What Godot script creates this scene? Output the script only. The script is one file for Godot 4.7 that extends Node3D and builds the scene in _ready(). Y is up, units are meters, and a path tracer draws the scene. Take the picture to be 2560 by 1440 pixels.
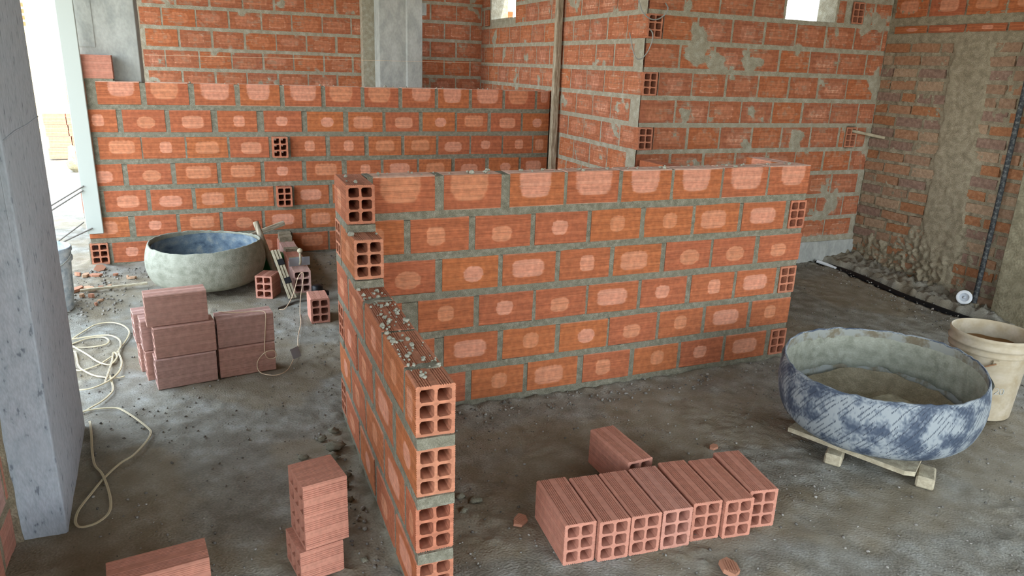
extends Node3D
# A building site: half-built hollow-brick partitions in a concrete shell.
# x runs along the middle partition, z towards the viewer, y up; metres.

const BL := 0.24      # hollow brick: length, height, width
const BH := 0.137
const BW := 0.10
const CP := 0.1647    # course height of the middle partition
const ZB := -2.645    # front face of the middle partition

var rng := RandomNumberGenerator.new()
var na := FastNoiseLite.new()
var nb := FastNoiseLite.new()
var nc := FastNoiseLite.new()
var taken := {}
var M := {}            # materials by name
var wet: Array = []    # new wall bricks with a dry oval
var wetu: Array = []   # top-course bricks, dry towards the top
var oldm: Array = []   # older bricks with lime marks
var dry: Array = []    # loose bricks
var BM: Array = []     # hollow brick meshes
var OB: Array = []     # old solid brick meshes
var BN1: PackedByteArray
var BN2: PackedByteArray
var BN3: PackedByteArray

# ---------------------------------------------------------------- the scene
func _ready() -> void:
	rng.seed = 20240611
	# camera
	var cam := Camera3D.new()
	cam.name = "camera"
	add_child(cam)
	cam.transform = Transform3D(Basis(Vector3(0.91982, 0.03426, 0.39083), Vector3(0.08434, 0.95562, -0.28226), Vector3(-0.38316, 0.29259, 0.87611)), Vector3(0, 1.3955, 0))
	cam.fov = 43.24
	cam.near = 0.05
	cam.far = 200.0
	cam.current = true
	# sky and exposure
	var env := Environment.new()
	var sm := ProceduralSkyMaterial.new()
	sm.sky_top_color = Color(0.755, 0.82, 0.90)
	sm.sky_horizon_color = Color(0.94, 0.955, 0.955)
	sm.ground_bottom_color = Color(0.55, 0.5, 0.42)
	sm.ground_horizon_color = Color(0.85, 0.86, 0.86)
	sm.sky_energy_multiplier = 2.0
	sm.ground_energy_multiplier = 1.0
	var sky := Sky.new()
	sky.sky_material = sm
	env.background_mode = Environment.BG_SKY
	env.sky = sky
	env.tonemap_mode = Environment.TONE_MAPPER_LINEAR
	env.tonemap_exposure = 2.5
	env.sdfgi_enabled = true
	env.ssao_enabled = true
	env.ssil_enabled = true
	var we := WorldEnvironment.new()
	we.name = "world_environment"
	we.environment = env
	add_child(we)
	var sun := DirectionalLight3D.new()
	sun.name = "sun"
	add_child(sun)
	sun.look_at_from_position(Vector3.ZERO, Vector3(-0.22, -1.25, -0.75), Vector3.UP)
	sun.light_color = Color(1.0, 0.94, 0.84)
	sun.light_energy = 1.5
	sun.light_angular_distance = 0.6
	sun.shadow_enabled = true

	setup()
	materials()
	shell()
	floor_mesh()
	middle_walls()
	rear_walls()
	right_wall()
	columns()
	loose_bricks()
	tubs_and_buckets()
	tools()
	cords()
	rubble()

# ---------------------------------------------------------------- mesh builder
class MB:
	var v := PackedVector3Array()
	var n := PackedVector3Array()
	var uv := PackedVector2Array()
	var col := PackedColorArray()
	var idx := PackedInt32Array()
	func quad(a: Vector3, b: Vector3, c: Vector3, d: Vector3, ua := Vector2.ZERO, ub := Vector2(0, 1), uc := Vector2(1, 1), ud := Vector2(1, 0)) -> void:
		var nn := (b - a).cross(c - a)
		if nn.length_squared() < 1e-16:
			nn = (c - a).cross(d - a)
		nn = nn.normalized()
		var k := v.size()
		v.append(a); v.append(b); v.append(c); v.append(d)
		for i in 4: n.append(nn)
		uv.append(ua); uv.append(ub); uv.append(uc); uv.append(ud)
		idx.append(k); idx.append(k + 2); idx.append(k + 1)
		idx.append(k); idx.append(k + 3); idx.append(k + 2)
	func tri(a: Vector3, b: Vector3, c: Vector3, ua := Vector2.ZERO, ub := Vector2.ZERO, uc := Vector2.ZERO) -> void:
		var nn := (b - a).cross(c - a).normalized()
		var k := v.size()
		v.append(a); v.append(b); v.append(c)
		for i in 3: n.append(nn)
		uv.append(ua); uv.append(ub); uv.append(uc)
		idx.append(k); idx.append(k + 2); idx.append(k + 1)
	# rows x cols lattice; right-hand normal of (p[0][0], p[1][0], p[1][1]); skip(r, c) leaves a cell out
	func grid(p: PackedVector3Array, rows: int, cols: int, closed := false, skip: Variant = null, us := 1.0, vs := 1.0) -> void:
		var k := v.size()
		var nn := PackedVector3Array(); nn.resize(rows * cols)
		var keep := PackedInt32Array()
		for r in rows - 1:
			for c in cols - 1:
				if skip != null and skip.call(r, c):
					continue
				var i0 := r * cols + c
				var a := p[i0]; var b := p[i0 + cols]; var cc := p[i0 + cols + 1]; var d := p[i0 + 1]
				var f := (cc - a).cross(d - b)
				nn[i0] += f; nn[i0 + cols] += f; nn[i0 + cols + 1] += f; nn[i0 + 1] += f
				keep.append(i0)
		if closed:
			for r in rows:
				var s := nn[r * cols] + nn[r * cols + cols - 1]
				nn[r * cols] = s; nn[r * cols + cols - 1] = s
		for i in rows * cols:
			v.append(p[i])
			var q := nn[i]
			n.append(q.normalized() if q.length_squared() > 1e-20 else Vector3.UP)
			uv.append(Vector2(float(i % cols) / (cols - 1) * us, float(i / cols) / (rows - 1) * vs))
		for i0 in keep:
			idx.append(k + i0); idx.append(k + i0 + cols + 1); idx.append(k + i0 + cols)
			idx.append(k + i0); idx.append(k + i0 + 1); idx.append(k + i0 + cols + 1)
	func box(lo: Vector3, hi: Vector3) -> void:
		var p := [Vector3(lo.x, lo.y, lo.z), Vector3(hi.x, lo.y, lo.z), Vector3(hi.x, hi.y, lo.z), Vector3(lo.x, hi.y, lo.z), Vector3(lo.x, lo.y, hi.z), Vector3(hi.x, lo.y, hi.z), Vector3(hi.x, hi.y, hi.z), Vector3(lo.x, hi.y, hi.z)]
		for f in [[4, 5, 6, 7], [1, 0, 3, 2], [5, 1, 2, 6], [0, 4, 7, 3], [7, 6, 2, 3], [0, 1, 5, 4]]:
			quad(p[f[0]], p[f[1]], p[f[2]], p[f[3]])
	func mesh(m: Material) -> ArrayMesh:
		var a := []
		a.resize(Mesh.ARRAY_MAX)
		a[Mesh.ARRAY_VERTEX] = v
		a[Mesh.ARRAY_NORMAL] = n
		a[Mesh.ARRAY_TEX_UV] = uv
		if col.size() == v.size():
			a[Mesh.ARRAY_COLOR] = col
		a[Mesh.ARRAY_INDEX] = idx
		var me := ArrayMesh.new()
		me.add_surface_from_arrays(Mesh.PRIMITIVE_TRIANGLES, a)
		if m:
			me.surface_set_material(0, m)
		return me

# ---------------------------------------------------------------- nodes
func numbered(called: String) -> String:
	var k: int = taken.get(called, -1) + 1
	taken[called] = k
	return called if k == 0 else "%s_%03d" % [called, k]

func tag(o: Node, label: String, category: String, group := "", kind := "") -> void:
	o.set_meta("label", label)
	o.set_meta("category", category)
	if group: o.set_meta("group", group)
	if kind: o.set_meta("kind", kind)

func root_node(called: String, at: Vector3, turn := 0.0) -> Node3D:
	var o := Node3D.new()
	o.name = numbered(called)
	add_child(o)
	o.position = at
	o.rotation.y = turn
	return o

func part(called: String, me: Mesh, parent: Node, mat: Material = null) -> MeshInstance3D:
	var o := MeshInstance3D.new()
	o.mesh = me
	o.name = numbered(called) if parent == self else called
	if mat: o.material_override = mat
	parent.add_child(o, true)
	return o

# ---------------------------------------------------------------- shapes
func vn(p: Vector3, f: float) -> Vector3:
	var q := p * f
	return Vector3(na.get_noise_3d(q.x, q.y, q.z), na.get_noise_3d(q.y + 31.7, q.z - 11.3, q.x + 5.1), na.get_noise_3d(q.z - 51.7, q.x + 21.9, q.y - 7.7))

# box whose faces are finely divided and pushed about by noise: lumpy mortar
func noisy_box(mb: MB, lo: Vector3, hi: Vector3, step: float, amp: float, freq := 60.0, off := Vector3.ZERO) -> void:
	var s := hi - lo
	for ax in 3:
		var bx := (ax + 1) % 3
		var cx := (ax + 2) % 3
		var nbk := maxi(1, int(ceil(s[bx] / step)))
		var nck := maxi(1, int(ceil(s[cx] / step)))
		for side in 2:
			var p := PackedVector3Array()
			for i in nbk + 1:
				for j in nck + 1:
					var q := Vector3.ZERO
					q[ax] = lo[ax] if side == 0 else hi[ax]
					var fb := float(i) / nbk
					var fc := float(j) / nck
					q[bx] = lo[bx] + s[bx] * (fb if side == 1 else 1.0 - fb)
					q[cx] = lo[cx] + s[cx] * fc
					q += vn(q + off, freq) * amp + vn(q + off, freq * 3.1) * amp * 0.45
					p.append(q)
			mb.grid(p, nbk + 1, nck + 1)

func blob(mb: MB, c: Vector3, r: Vector3, rings := 6, segs := 9, amp := 0.25, seedv := 0.0) -> void:
	var p := PackedVector3Array()
	for i in rings + 1:
		var th := PI * i / rings
		for j in segs + 1:
			var ph := TAU * (j % segs) / segs
			var d := Vector3(sin(th) * cos(ph), cos(th), -sin(th) * sin(ph))
			var k := 1.0 + amp * 1.8 * nb.get_noise_3d(d.x * 30 + seedv * 17.3, d.y * 30 + seedv * 7.1, d.z * 30)
			p.append(c + d * r * k)
	mb.grid(p, rings + 1, segs + 1, true)

func smooth_path(p: PackedVector3Array, per := 6) -> PackedVector3Array:
	var out := PackedVector3Array()
	for i in p.size() - 1:
		var a := p[maxi(0, i - 1)]; var b := p[i]; var c := p[i + 1]; var d := p[mini(p.size() - 1, i + 2)]
		for k in per:
			out.append(b.cubic_interpolate(c, a, d, float(k) / per))
	out.append(p[p.size() - 1])
	return out

func tube(mb: MB, path: PackedVector3Array, r: float, sides := 7, r_end := -1.0) -> void:
	var m := path.size()
	var up := Vector3.UP
	var p := PackedVector3Array()
	for i in m:
		var t := (path[mini(m - 1, i + 1)] - path[maxi(0, i - 1)]).normalized()
		var x := up.cross(t)
		if x.length() < 0.05: x = Vector3.RIGHT.cross(t)
		x = x.normalized()
		var y := t.cross(x).normalized()
		up = y
		var rr: float = r if r_end < 0 else lerpf(r, r_end, float(i) / (m - 1))
		for j in sides + 1:
			var a := -TAU * (j % sides) / sides
			p.append(path[i] + (x * cos(a) + y * sin(a)) * rr)
	mb.grid(p, m, sides + 1, true)
	for e in [0, m - 1]:
		for j in sides:
			var a := p[e * (sides + 1) + j]; var b := p[e * (sides + 1) + j + 1]
			if e == 0: mb.tri(path[e], b, a)
			else: mb.tri(path[e], a, b)

# profile: (radius, height) from the outer foot round to the inner middle
func lathe(mb: MB, prof: PackedVector2Array, segs := 48, wob: Variant = null) -> void:
	var p := PackedVector3Array()
	for i in prof.size():
		for j in segs + 1:
			var a := TAU * (j % segs) / segs
			var q := Vector3(prof[i].x * cos(a), prof[i].y, prof[i].x * sin(a))
			if wob != null: q = wob.call(q, a, i)
			p.append(q)
	mb.grid(p, prof.size(), segs + 1, true)

func fine(prof: Array, per := 4) -> PackedVector2Array:
	var out := PackedVector2Array()
	for i in prof.size() - 1:
		var a: Vector2 = prof[maxi(0, i - 1)]; var b: Vector2 = prof[i]; var c: Vector2 = prof[i + 1]; var d: Vector2 = prof[mini(prof.size() - 1, i + 2)]
		for k in per: out.append(b.cubic_interpolate(c, a, d, float(k) / per))
	out.append(prof[prof.size() - 1])
	return out

# box with bevelled edges
func bevel_box(mb: MB, lo: Vector3, hi: Vector3, b: float) -> void:
	var c := (lo + hi) * 0.5
	var h := (hi - lo) * 0.5
	var pts := {}
	for f in 6:
		var ax := f / 2
		var sg := 1.0 if f % 2 == 0 else -1.0
		var bx := (ax + 1) % 3
		var cx := (ax + 2) % 3
		var q := []
		for s in [[-1, -1], [1, -1], [1, 1], [-1, 1]]:
			var w := Vector3.ZERO
			w[ax] = sg * h[ax]; w[bx] = s[0] * (h[bx] - b); w[cx] = s[1] * (h[cx] - b)
			q.append(w + c)
		pts[f] = q
		if sg > 0: mb.quad(q[0], q[1], q[2], q[3])
		else: mb.quad(q[3], q[2], q[1], q[0])
	for ax in 3:
		var bx := (ax + 1) % 3
		var cx := (ax + 2) % 3
		for sb in [-1.0, 1.0]:
			for sc in [-1.0, 1.0]:
				var q := []
				for e in [[-1, 0], [1, 0], [1, 1], [-1, 1]]:
					var w := Vector3.ZERO
					w[ax] = e[0] * (h[ax] - b)
					w[bx] = sb * (h[bx] - (b if e[1] == 1 else 0.0))
					w[cx] = sc * (h[cx] - (0.0 if e[1] == 1 else b))
					q.append(w + c)
				if sb * sc < 0: mb.quad(q[0], q[1], q[2], q[3])
				else: mb.quad(q[3], q[2], q[1], q[0])
	for sx in [-1.0, 1.0]:
		for sy in [-1.0, 1.0]:
			for sz in [-1.0, 1.0]:
				var u := Vector3(sx * h.x, sy * (h.y - b), sz * (h.z - b)) + c
				var v2 := Vector3(sx * (h.x - b), sy * h.y, sz * (h.z - b)) + c
				var w2 := Vector3(sx * (h.x - b), sy * (h.y - b), sz * h.z) + c
				if sx * sy * sz > 0: mb.tri(u, v2, w2)
				else: mb.tri(u, w2, v2)

# prism from a floor outline (counter-clockwise seen from above) between two heights
func prism(mb: MB, pts: Array, y0: float, y1: float) -> void:
	var m := pts.size()
	for i in m:
		var a: Vector2 = pts[i]; var b: Vector2 = pts[(i + 1) % m]
		mb.quad(Vector3(a.x, y0, a.y), Vector3(b.x, y0, b.y), Vector3(b.x, y1, b.y), Vector3(a.x, y1, a.y))
	for i in range(1, m - 1):
		var a: Vector2 = pts[0]; var b: Vector2 = pts[i]; var c: Vector2 = pts[i + 1]
		mb.tri(Vector3(a.x, y1, a.y), Vector3(b.x, y1, b.y), Vector3(c.x, y1, c.y))
		mb.tri(Vector3(a.x, y0, a.y), Vector3(c.x, y0, c.y), Vector3(b.x, y0, b.y))

# ---------------------------------------------------------------- the hollow brick
func groove_side(len: float, groups: int, per: int, pitch: float) -> PackedFloat32Array:
	var out := PackedFloat32Array()
	for g in groups:
		var mid := (float(g) + 0.5) / groups * len - len / 2
		for k in per:
			out.append(mid + (k - (per - 1) * 0.5) * pitch)
	return out

func brick_mesh(seedv: int) -> ArrayMesh:
	var r := RandomNumberGenerator.new()
	r.seed = seedv
	var mb := MB.new()
	var hz := BW / 2
	var hy := BH / 2
	var ch := 0.004
	var tall := groove_side(BH, 3, 6, 0.0056)
	var flat := groove_side(BW, 2, 5, 0.0062)
	var ol := PackedVector2Array()   # (z, y)
	var sd := PackedInt32Array()
	for side in 4:
		var len := BH if side % 2 == 0 else BW
		var gs := tall if side % 2 == 0 else flat
		var dep := 0.0016 if side % 2 == 0 else 0.0024
		var wid := 0.0013 if side % 2 == 0 else 0.0016
		var loc := [Vector2(-len / 2 + ch, 0)]
		for g in gs:
			var d := dep * r.randf_range(0.75, 1.2)
			loc.append(Vector2(g - wid, 0)); loc.append(Vector2(g - wid * 0.4, d)); loc.append(Vector2(g + wid * 0.4, d)); loc.append(Vector2(g + wid, 0))
		loc.append(Vector2(len / 2 - ch, 0))
		for q in loc:
			var s: float = q.x
			var d: float = q.y
			match side:
				0: ol.append(Vector2(hz - d, -s))
				1: ol.append(Vector2(-s, -hy + d))
				2: ol.append(Vector2(-hz + d, s))
				3: ol.append(Vector2(s, hy - d))
			sd.append(side)
	var m := ol.size()
	var x0 := -BL / 2
	var x1 := BL / 2
	for i in m:
		var a := ol[i]; var b := ol[(i + 1) % m]
		var side := sd[i]
		var va: float; var vb: float
		var ua := 0.0; var ub := 1.0
		if side == 0 or side == 2:
			va = 0.5 * (0.5 - a.y / BH); vb = 0.5 * (0.5 - b.y / BH)
			if side == 2: ua = 1.0; ub = 0.0
		else:
			va = 0.5 + 0.5 * (a.x / BW + 0.5); vb = 0.5 + 0.5 * (b.x / BW + 0.5)
		va = clampf(va, 0.004 if side % 2 == 0 else 0.504, 0.496 if side % 2 == 0 else 0.996)
		vb = clampf(vb, 0.004 if side % 2 == 0 else 0.504, 0.496 if side % 2 == 0 else 0.996)
		mb.quad(Vector3(x0, a.y, a.x), Vector3(x0, b.y, b.x), Vector3(x1, b.y, b.x), Vector3(x1, a.y, a.x), Vector2(ua, va), Vector2(ua, vb), Vector2(ub, vb), Vector2(ub, va))
	var t := 0.010
	var web := 0.008
	var holes := []
	var hw := (BW - 2 * t - web) / 2
	var hh := (BH - 2 * t - 2 * web) / 3
	for i in 2:
		for j in 3:
			var z0 := -hz + t + i * (hw + web)
			var y0 := -hy + t + j * (hh + web)
			holes.append(Rect2(z0, y0, hw, hh))
	for e in 2:
		var x := x1 if e == 0 else x0
		var cap := func(q: Array) -> void:
			var w := []
			for k in 4: w.append(Vector3(x, q[k].y, q[k].x))
			var uvs := []
			for k in 4: uvs.append(Vector2(0.1 + 0.4 * (q[k].x / BW + 0.5), 0.52 + 0.46 * (q[k].y / BH + 0.5)))
			if e == 1: mb.quad(w[0], w[1], w[2], w[3], uvs[0], uvs[1], uvs[2], uvs[3])
			else: mb.quad(w[3], w[2], w[1], w[0], uvs[3], uvs[2], uvs[1], uvs[0])
		var lim := Vector2(hz - t, hy - t)
		for i in m:
			var a := ol[i]; var b := ol[(i + 1) % m]
			cap.call([a, b, b.clamp(-lim, lim), a.clamp(-lim, lim)])
		# webs between the holes, (z, y); ordered like the outline
		cap.call([Vector2(web / 2, lim.y), Vector2(web / 2, -lim.y), Vector2(-web / 2, -lim.y), Vector2(-web / 2, lim.y)])
		for i in 2:
			for j in 2:
				var z0: float = -hz + t + i * (hw + web)
				var y0: float = -hy + t + hh + j * (hh + web)
				cap.call([Vector2(z0 + hw, y0 + web), Vector2(z0 + hw, y0), Vector2(z0, y0), Vector2(z0, y0 + web)])
	for h in holes:
		var c := 0.005
		var o: Vector2 = h.position
		var f: Vector2 = h.end
		var poly := [Vector2(o.x + c, o.y), Vector2(f.x - c, o.y), Vector2(f.x, o.y + c), Vector2(f.x, f.y - c), Vector2(f.x - c, f.y), Vector2(o.x + c, f.y), Vector2(o.x, f.y - c), Vector2(o.x, o.y + c)]
		# small wavering of the torn edge
		for k in 8: poly[k] += Vector2(r.randf_range(-1, 1), r.randf_range(-1, 1)) * 0.0009
		for k in 8:
			var a: Vector2 = poly[k]; var b: Vector2 = poly[(k + 1) % 8]
			mb.quad(Vector3(x0, a.y, a.x), Vector3(x0, b.y, b.x), Vector3(x1, b.y, b.x), Vector3(x1, a.y, a.x), Vector2(0.2, 0.6), Vector2(0.2, 0.7), Vector2(0.8, 0.7), Vector2(0.8, 0.6))
		for e in 2:
			var x := x1 if e == 0 else x0
			var cor := [[o, poly[7], poly[0]], [Vector2(f.x, o.y), poly[1], poly[2]], [f, poly[3], poly[4]], [Vector2(o.x, f.y), poly[5], poly[6]]]
			for q in cor:
				var w := []
				for k in 3: w.append(Vector3(x, q[k].y, q[k].x))
				if e == 1: mb.tri(w[0], w[1], w[2], Vector2(0.3, 0.7), Vector2(0.31, 0.7), Vector2(0.3, 0.71))
				else: mb.tri(w[2], w[1], w[0], Vector2(0.3, 0.7), Vector2(0.31, 0.7), Vector2(0.3, 0.71))
			# thin lips left between the straight hole edge and the wavering one
			for k in [0, 2, 4, 6]:
				var a: Vector2 = poly[k]; var b: Vector2 = poly[k + 1]
				var a2 := a; var b2 := b
				match k:
					0: a2.y = o.y; b2.y = o.y
					2: a2.x = f.x; b2.x = f.x
					4: a2.y = f.y; b2.y = f.y
					6: a2.x = o.x; b2.x = o.x
				mb.quad(Vector3(x, a.y, a.x), Vector3(x, b.y, b.x), Vector3(x, b2.y, b2.x), Vector3(x, a2.y, a2.x), Vector2(0.3, 0.7), Vector2(0.31, 0.7), Vector2(0.31, 0.71), Vector2(0.3, 0.71))
	return mb.mesh(null)

# a brick at its centre, length along its own x
func brick(parent: Node, c: Vector3, turn: float, len: float, mat: Material, hscale := 1.0, called := "brick") -> MeshInstance3D:
	var o := part(called, BM[rng.randi() % BM.size()], parent, mat)
	o.transform = Transform3D(Basis.from_euler(Vector3(rng.randf_range(-1, 1) * 0.006, turn + rng.randf_range(-1, 1) * 0.008, rng.randf_range(-1, 1) * 0.006)) * Basis.from_scale(Vector3(len / BL, hscale, 1)), c)
	return o

# ---------------------------------------------------------------- textures
func nbytes(seedv: int, freq: float, w: int, h: int, kind := FastNoiseLite.TYPE_SIMPLEX_SMOOTH, oct := 4) -> PackedByteArray:
	var f := FastNoiseLite.new()
	f.seed = seedv
	f.noise_type = kind
	f.frequency = freq
	f.fractal_octaves = oct
	var im := f.get_seamless_image(w, h, false, false, 0.25)
	im.convert(Image.FORMAT_L8)
	return im.get_data()

func clay(seedv: int, kind: int, size := 0.0) -> StandardMaterial3D:
	# kind 0: damp with a dry oval, 1: dry towards the top, 2: old with lime marks, 3: dry
	var r := RandomNumberGenerator.new()
	r.seed = seedv
	var W := 256
	var H := 256
	var data := PackedByteArray()
	data.resize(W * H * 3)
	var cx := r.randf_range(0.42, 0.58)
	var cy := r.randf_range(0.44, 0.6)
	var rx := r.randf_range(0.14, 0.22)
	var ry := r.randf_range(0.2, 0.27)
	var ex := r.randf_range(2.0, 3.6)
	if size > 0.5: rx = r.randf_range(0.24, 0.32); ry = r.randf_range(0.26, 0.32); ex = r.randf_range(3.0, 5.0)
	if kind == 1: cx = r.randf_range(0.42, 0.6); cy = 0.12; rx = r.randf_range(0.28, 0.38); ry = r.randf_range(0.5, 0.62); ex = 3.4
	if kind == 2: rx = r.randf_range(0.24, 0.36); ry = r.randf_range(0.26, 0.36); ex = r.randf_range(2.6, 6.0)
	var hue := r.randf()
	var damp := Color(0.665, 0.40, 0.245).lerp(Color(0.64, 0.375, 0.26), hue)
	var pale := Color(0.79, 0.56, 0.465).lerp(Color(0.75, 0.50, 0.36), r.randf())
	var lime := Color(0.88, 0.76, 0.68)
	var body := Color(0.72, 0.535, 0.475).lerp(Color(0.70, 0.475, 0.39), hue)
	if kind == 4: body = Color(0.71, 0.575, 0.53).lerp(Color(0.72, 0.56, 0.50), hue)
	if kind == 2: damp = Color(0.665, 0.40, 0.26).lerp(Color(0.63, 0.40, 0.30), hue)
	var o1 := r.randi() % 65536
	var o2 := r.randi() % 65536
	var heavy := r.randf_range(0.15, 0.8)
	var full := r.randf() < 0.22
	for y in H:
		var face := y < 128
		var fv := float(y % 128) / 127.0
		var ly := (float(BN3[(y * 37 + o2) & 65535]) / 255.0 - 0.5)
		for x in W:
			var i := (y * 256 + x)
			var b1 := float(BN1[(i + o1) & 65535]) / 255.0 - 0.5
			var sb := (y * 256) + (x >> 7) * 3 + o2
			var st := lerpf(float(BN2[sb & 65535]), float(BN2[(sb + 3) & 65535]), float(x & 127) / 128.0) / 255.0 - 0.5
			var fu := float(x) / 255.0
			var c: Color
			if kind >= 3:
				c = body
			elif not face:
				c = damp.lerp(body, 0.5 if kind != 2 else 0.4)
				if kind == 1: c = body.lerp(Color(0.80, 0.70, 0.62), 0.6)
			else:
				c = damp
				var dx := absf(fu - cx + b1 * 0.03) / rx
				var dy := absf(fv - cy + b1 * 0.04) / ry
				var rr := pow(pow(dx, ex) + pow(dy, ex), 1.0 / ex) + st * 0.16
				if kind < 2:
					c = c.lerp(pale, clampf((1.0 - rr) * 9.0 + 0.5, 0, 1) * 0.92)
					c = c.lerp(pale, clampf(st * 2.6 - 0.75, 0, 0.5))
				else:
					var band := clampf(1.0 - absf(rr - 1.0) * 8.0, 0, 1)
					if full: band = clampf(1.25 - rr, 0, 1)
					var line := clampf((st + b1 * 0.5) * 6.0 - 0.05, 0, 1)
					c = c.lerp(pale, clampf((1.0 - rr) * 6.0, 0, 0.35))
					c = c.lerp(lime, band * line * heavy * 0.85)
			var k := 1.0 + b1 * (0.2 if kind < 3 else 0.13) + st * (0.2 if kind < 3 else 0.11)
			var q := i * 3
			data[q] = clampi(int(c.r * 255.0 * k), 0, 255)
			data[q + 1] = clampi(int(c.g * 255.0 * k), 0, 255)
			data[q + 2] = clampi(int(c.b * 255.0 * k), 0, 255)
	var im := Image.create_from_data(W, H, false, Image.FORMAT_RGB8, data)
	var m := StandardMaterial3D.new()
	m.albedo_texture = ImageTexture.create_from_image(im)
	m.roughness = 0.88
	m.metallic_specular = 0.3
	return m

# world-mapped mottled material: stops are [level, colour]; fine grit and normal relief
func mottle(seedv: int, stops: Array, tile: Vector3, f1: float, f2: float, grit: float, relief: float, rough := 0.92, speck := 0.0, speck_col := Color(0.8, 0.78, 0.72), world := true) -> StandardMaterial3D:
	var S := 384
	var a := nbytes(seedv, f1, S, S, FastNoiseLite.TYPE_SIMPLEX_SMOOTH, 5)
	var b := nbytes(seedv + 7, f2, S, S, FastNoiseLite.TYPE_SIMPLEX_SMOOTH, 3)
	var s := nbytes(seedv + 13, f2 * 1.4, S, S, FastNoiseLite.TYPE_CELLULAR, 1)
	var data := PackedByteArray()
	data.resize(S * S * 3)
	var hd := PackedByteArray()
	hd.resize(S * S)
	var g := Gradient.new()
	g.offsets = PackedFloat32Array(); g.colors = PackedColorArray()
	var offs := PackedFloat32Array(); var cols := PackedColorArray()
	for q in stops: offs.append(q[0]); cols.append(q[1])
	g.offsets = offs; g.colors = cols
	var lut: Array[Color] = []
	for i in 256: lut.append(g.sample(i / 255.0))
	for i in S * S:
		var c := lut[a[i]]
		var k := 1.0 + (float(b[i]) / 255.0 - 0.5) * grit
		var w := 0.0
		if speck > 0.0: w = clampf((float(s[i]) / 255.0 - (1.0 - speck)) * 8.0, 0, 1)
		c = c.lerp(speck_col, w)
		data[i * 3] = clampi(int(c.r * k * 255), 0, 255)
		data[i * 3 + 1] = clampi(int(c.g * k * 255), 0, 255)
		data[i * 3 + 2] = clampi(int(c.b * k * 255), 0, 255)
		hd[i] = clampi(int(a[i] * 0.45 + b[i] * 0.5 + w * 30), 0, 255)
	var m := StandardMaterial3D.new()
	m.albedo_texture = ImageTexture.create_from_image(Image.create_from_data(S, S, false, Image.FORMAT_RGB8, data))
	if relief > 0:
		var hi := Image.create_from_data(S, S, false, Image.FORMAT_L8, hd)
		hi.convert(Image.FORMAT_RGBA8)
		hi.bump_map_to_normal_map(relief)
		m.normal_enabled = true
		m.normal_texture = ImageTexture.create_from_image(hi)
	m.uv1_triplanar = true
	m.uv1_world_triplanar = world
	m.uv1_scale = tile
	m.roughness = rough
	m.metallic_specular = 0.3
	return m

func plain(c: Color, rough := 0.8, spec := 0.4) -> StandardMaterial3D:
	var m := StandardMaterial3D.new()
	m.albedo_color = c
	m.roughness = rough
	m.metallic_specular = spec
	return m

# ---------------------------------------------------------------- the floor's height
func fh(x: float, z: float) -> float:
	var s := 0.03 + 0.05 * smoothstep(2.2, 3.2, x)
	return s * clampf(-z - 2.6, 0.0, 2.55)

# ---------------------------------------------------------------- wall helpers
# laid wall in its own frame: x along, face at z = 0 looking to +z, thickness BW
# rows: [top, bricks [[u0, u1] ...], headers [[u0, proud] ...]]
func lay(parent: Node3D, rows: Array, mats: Array, top_mats: Array, mortar: Material, u0: float, u1: float, foot: float, joint_in := 0.0025) -> void:
	var mb := MB.new()
	var off := parent.position * 3.0
	for k in rows.size():
		var row: Array = rows[k]
		var top: float = row[0]
		var bot := top - BH
		var spans := []
		for b in row[1]:
			var mt: Material = (top_mats if (k == 0 and top_mats.size() > 0) else mats)[rng.randi() % (top_mats.size() if (k == 0 and top_mats.size() > 0) else mats.size())]
			brick(parent, Vector3((b[0] + b[1]) / 2, (top + bot) / 2 + rng.randf_range(-1, 1) * 0.0015, -BW / 2 + rng.randf_range(-1, 1) * 0.0015), 0.0 if rng.randf() < 0.5 else PI, b[1] - b[0], mt)
			spans.append(b)
		if row.size() > 2:
			for hd in row[2]:
				brick(parent, Vector3(hd[0] + BW / 2, (top + bot) / 2, hd[1] - BL / 2), PI / 2, BL, mats[rng.randi() % mats.size()])
				spans.append([hd[0], hd[0] + BW])
		spans.sort_custom(func(a, b): return a[0] < b[0])
		var su: float = row[3] if row.size() > 3 else u0
		var eu: float = row[4] if row.size() > 4 else u1
		# head joints
		var at: float = spans[0][1] if spans.size() else su
		if spans.size() and spans[0][0] - su > 0.008:
			noisy_box(mb, Vector3(su, bot - 0.002, -BW + joint_in), Vector3(spans[0][0] + 0.002, top, -joint_in), 0.012, 0.0028, 60.0, off)
		for i in range(1, spans.size()):
			var g0: float = spans[i - 1][1]
			var g1: float = spans[i][0]
			if g1 - g0 > 0.003:
				noisy_box(mb, Vector3(g0 - 0.002, bot - 0.002, -BW + joint_in), Vector3(g1 + 0.002, top - 0.004, -joint_in), 0.012, 0.0032, 60.0, off)
		if spans.size() and eu - spans[spans.size() - 1][1] > 0.012:
			noisy_box(mb, Vector3(spans[spans.size() - 1][1] - 0.002, bot - 0.002, -BW + joint_in), Vector3(eu, top - 0.003, -joint_in), 0.012, 0.003, 60.0, off)
		# bed joint below this course
		var under: float = rows[k + 1][0] if k + 1 < rows.size() else foot
		noisy_box(mb, Vector3(su, under - 0.002, -BW + joint_in), Vector3(eu, bot + 0.002, -joint_in), 0.012, 0.0032, 60.0, off)
	part("mortar", mb.mesh(mortar), parent)

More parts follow.
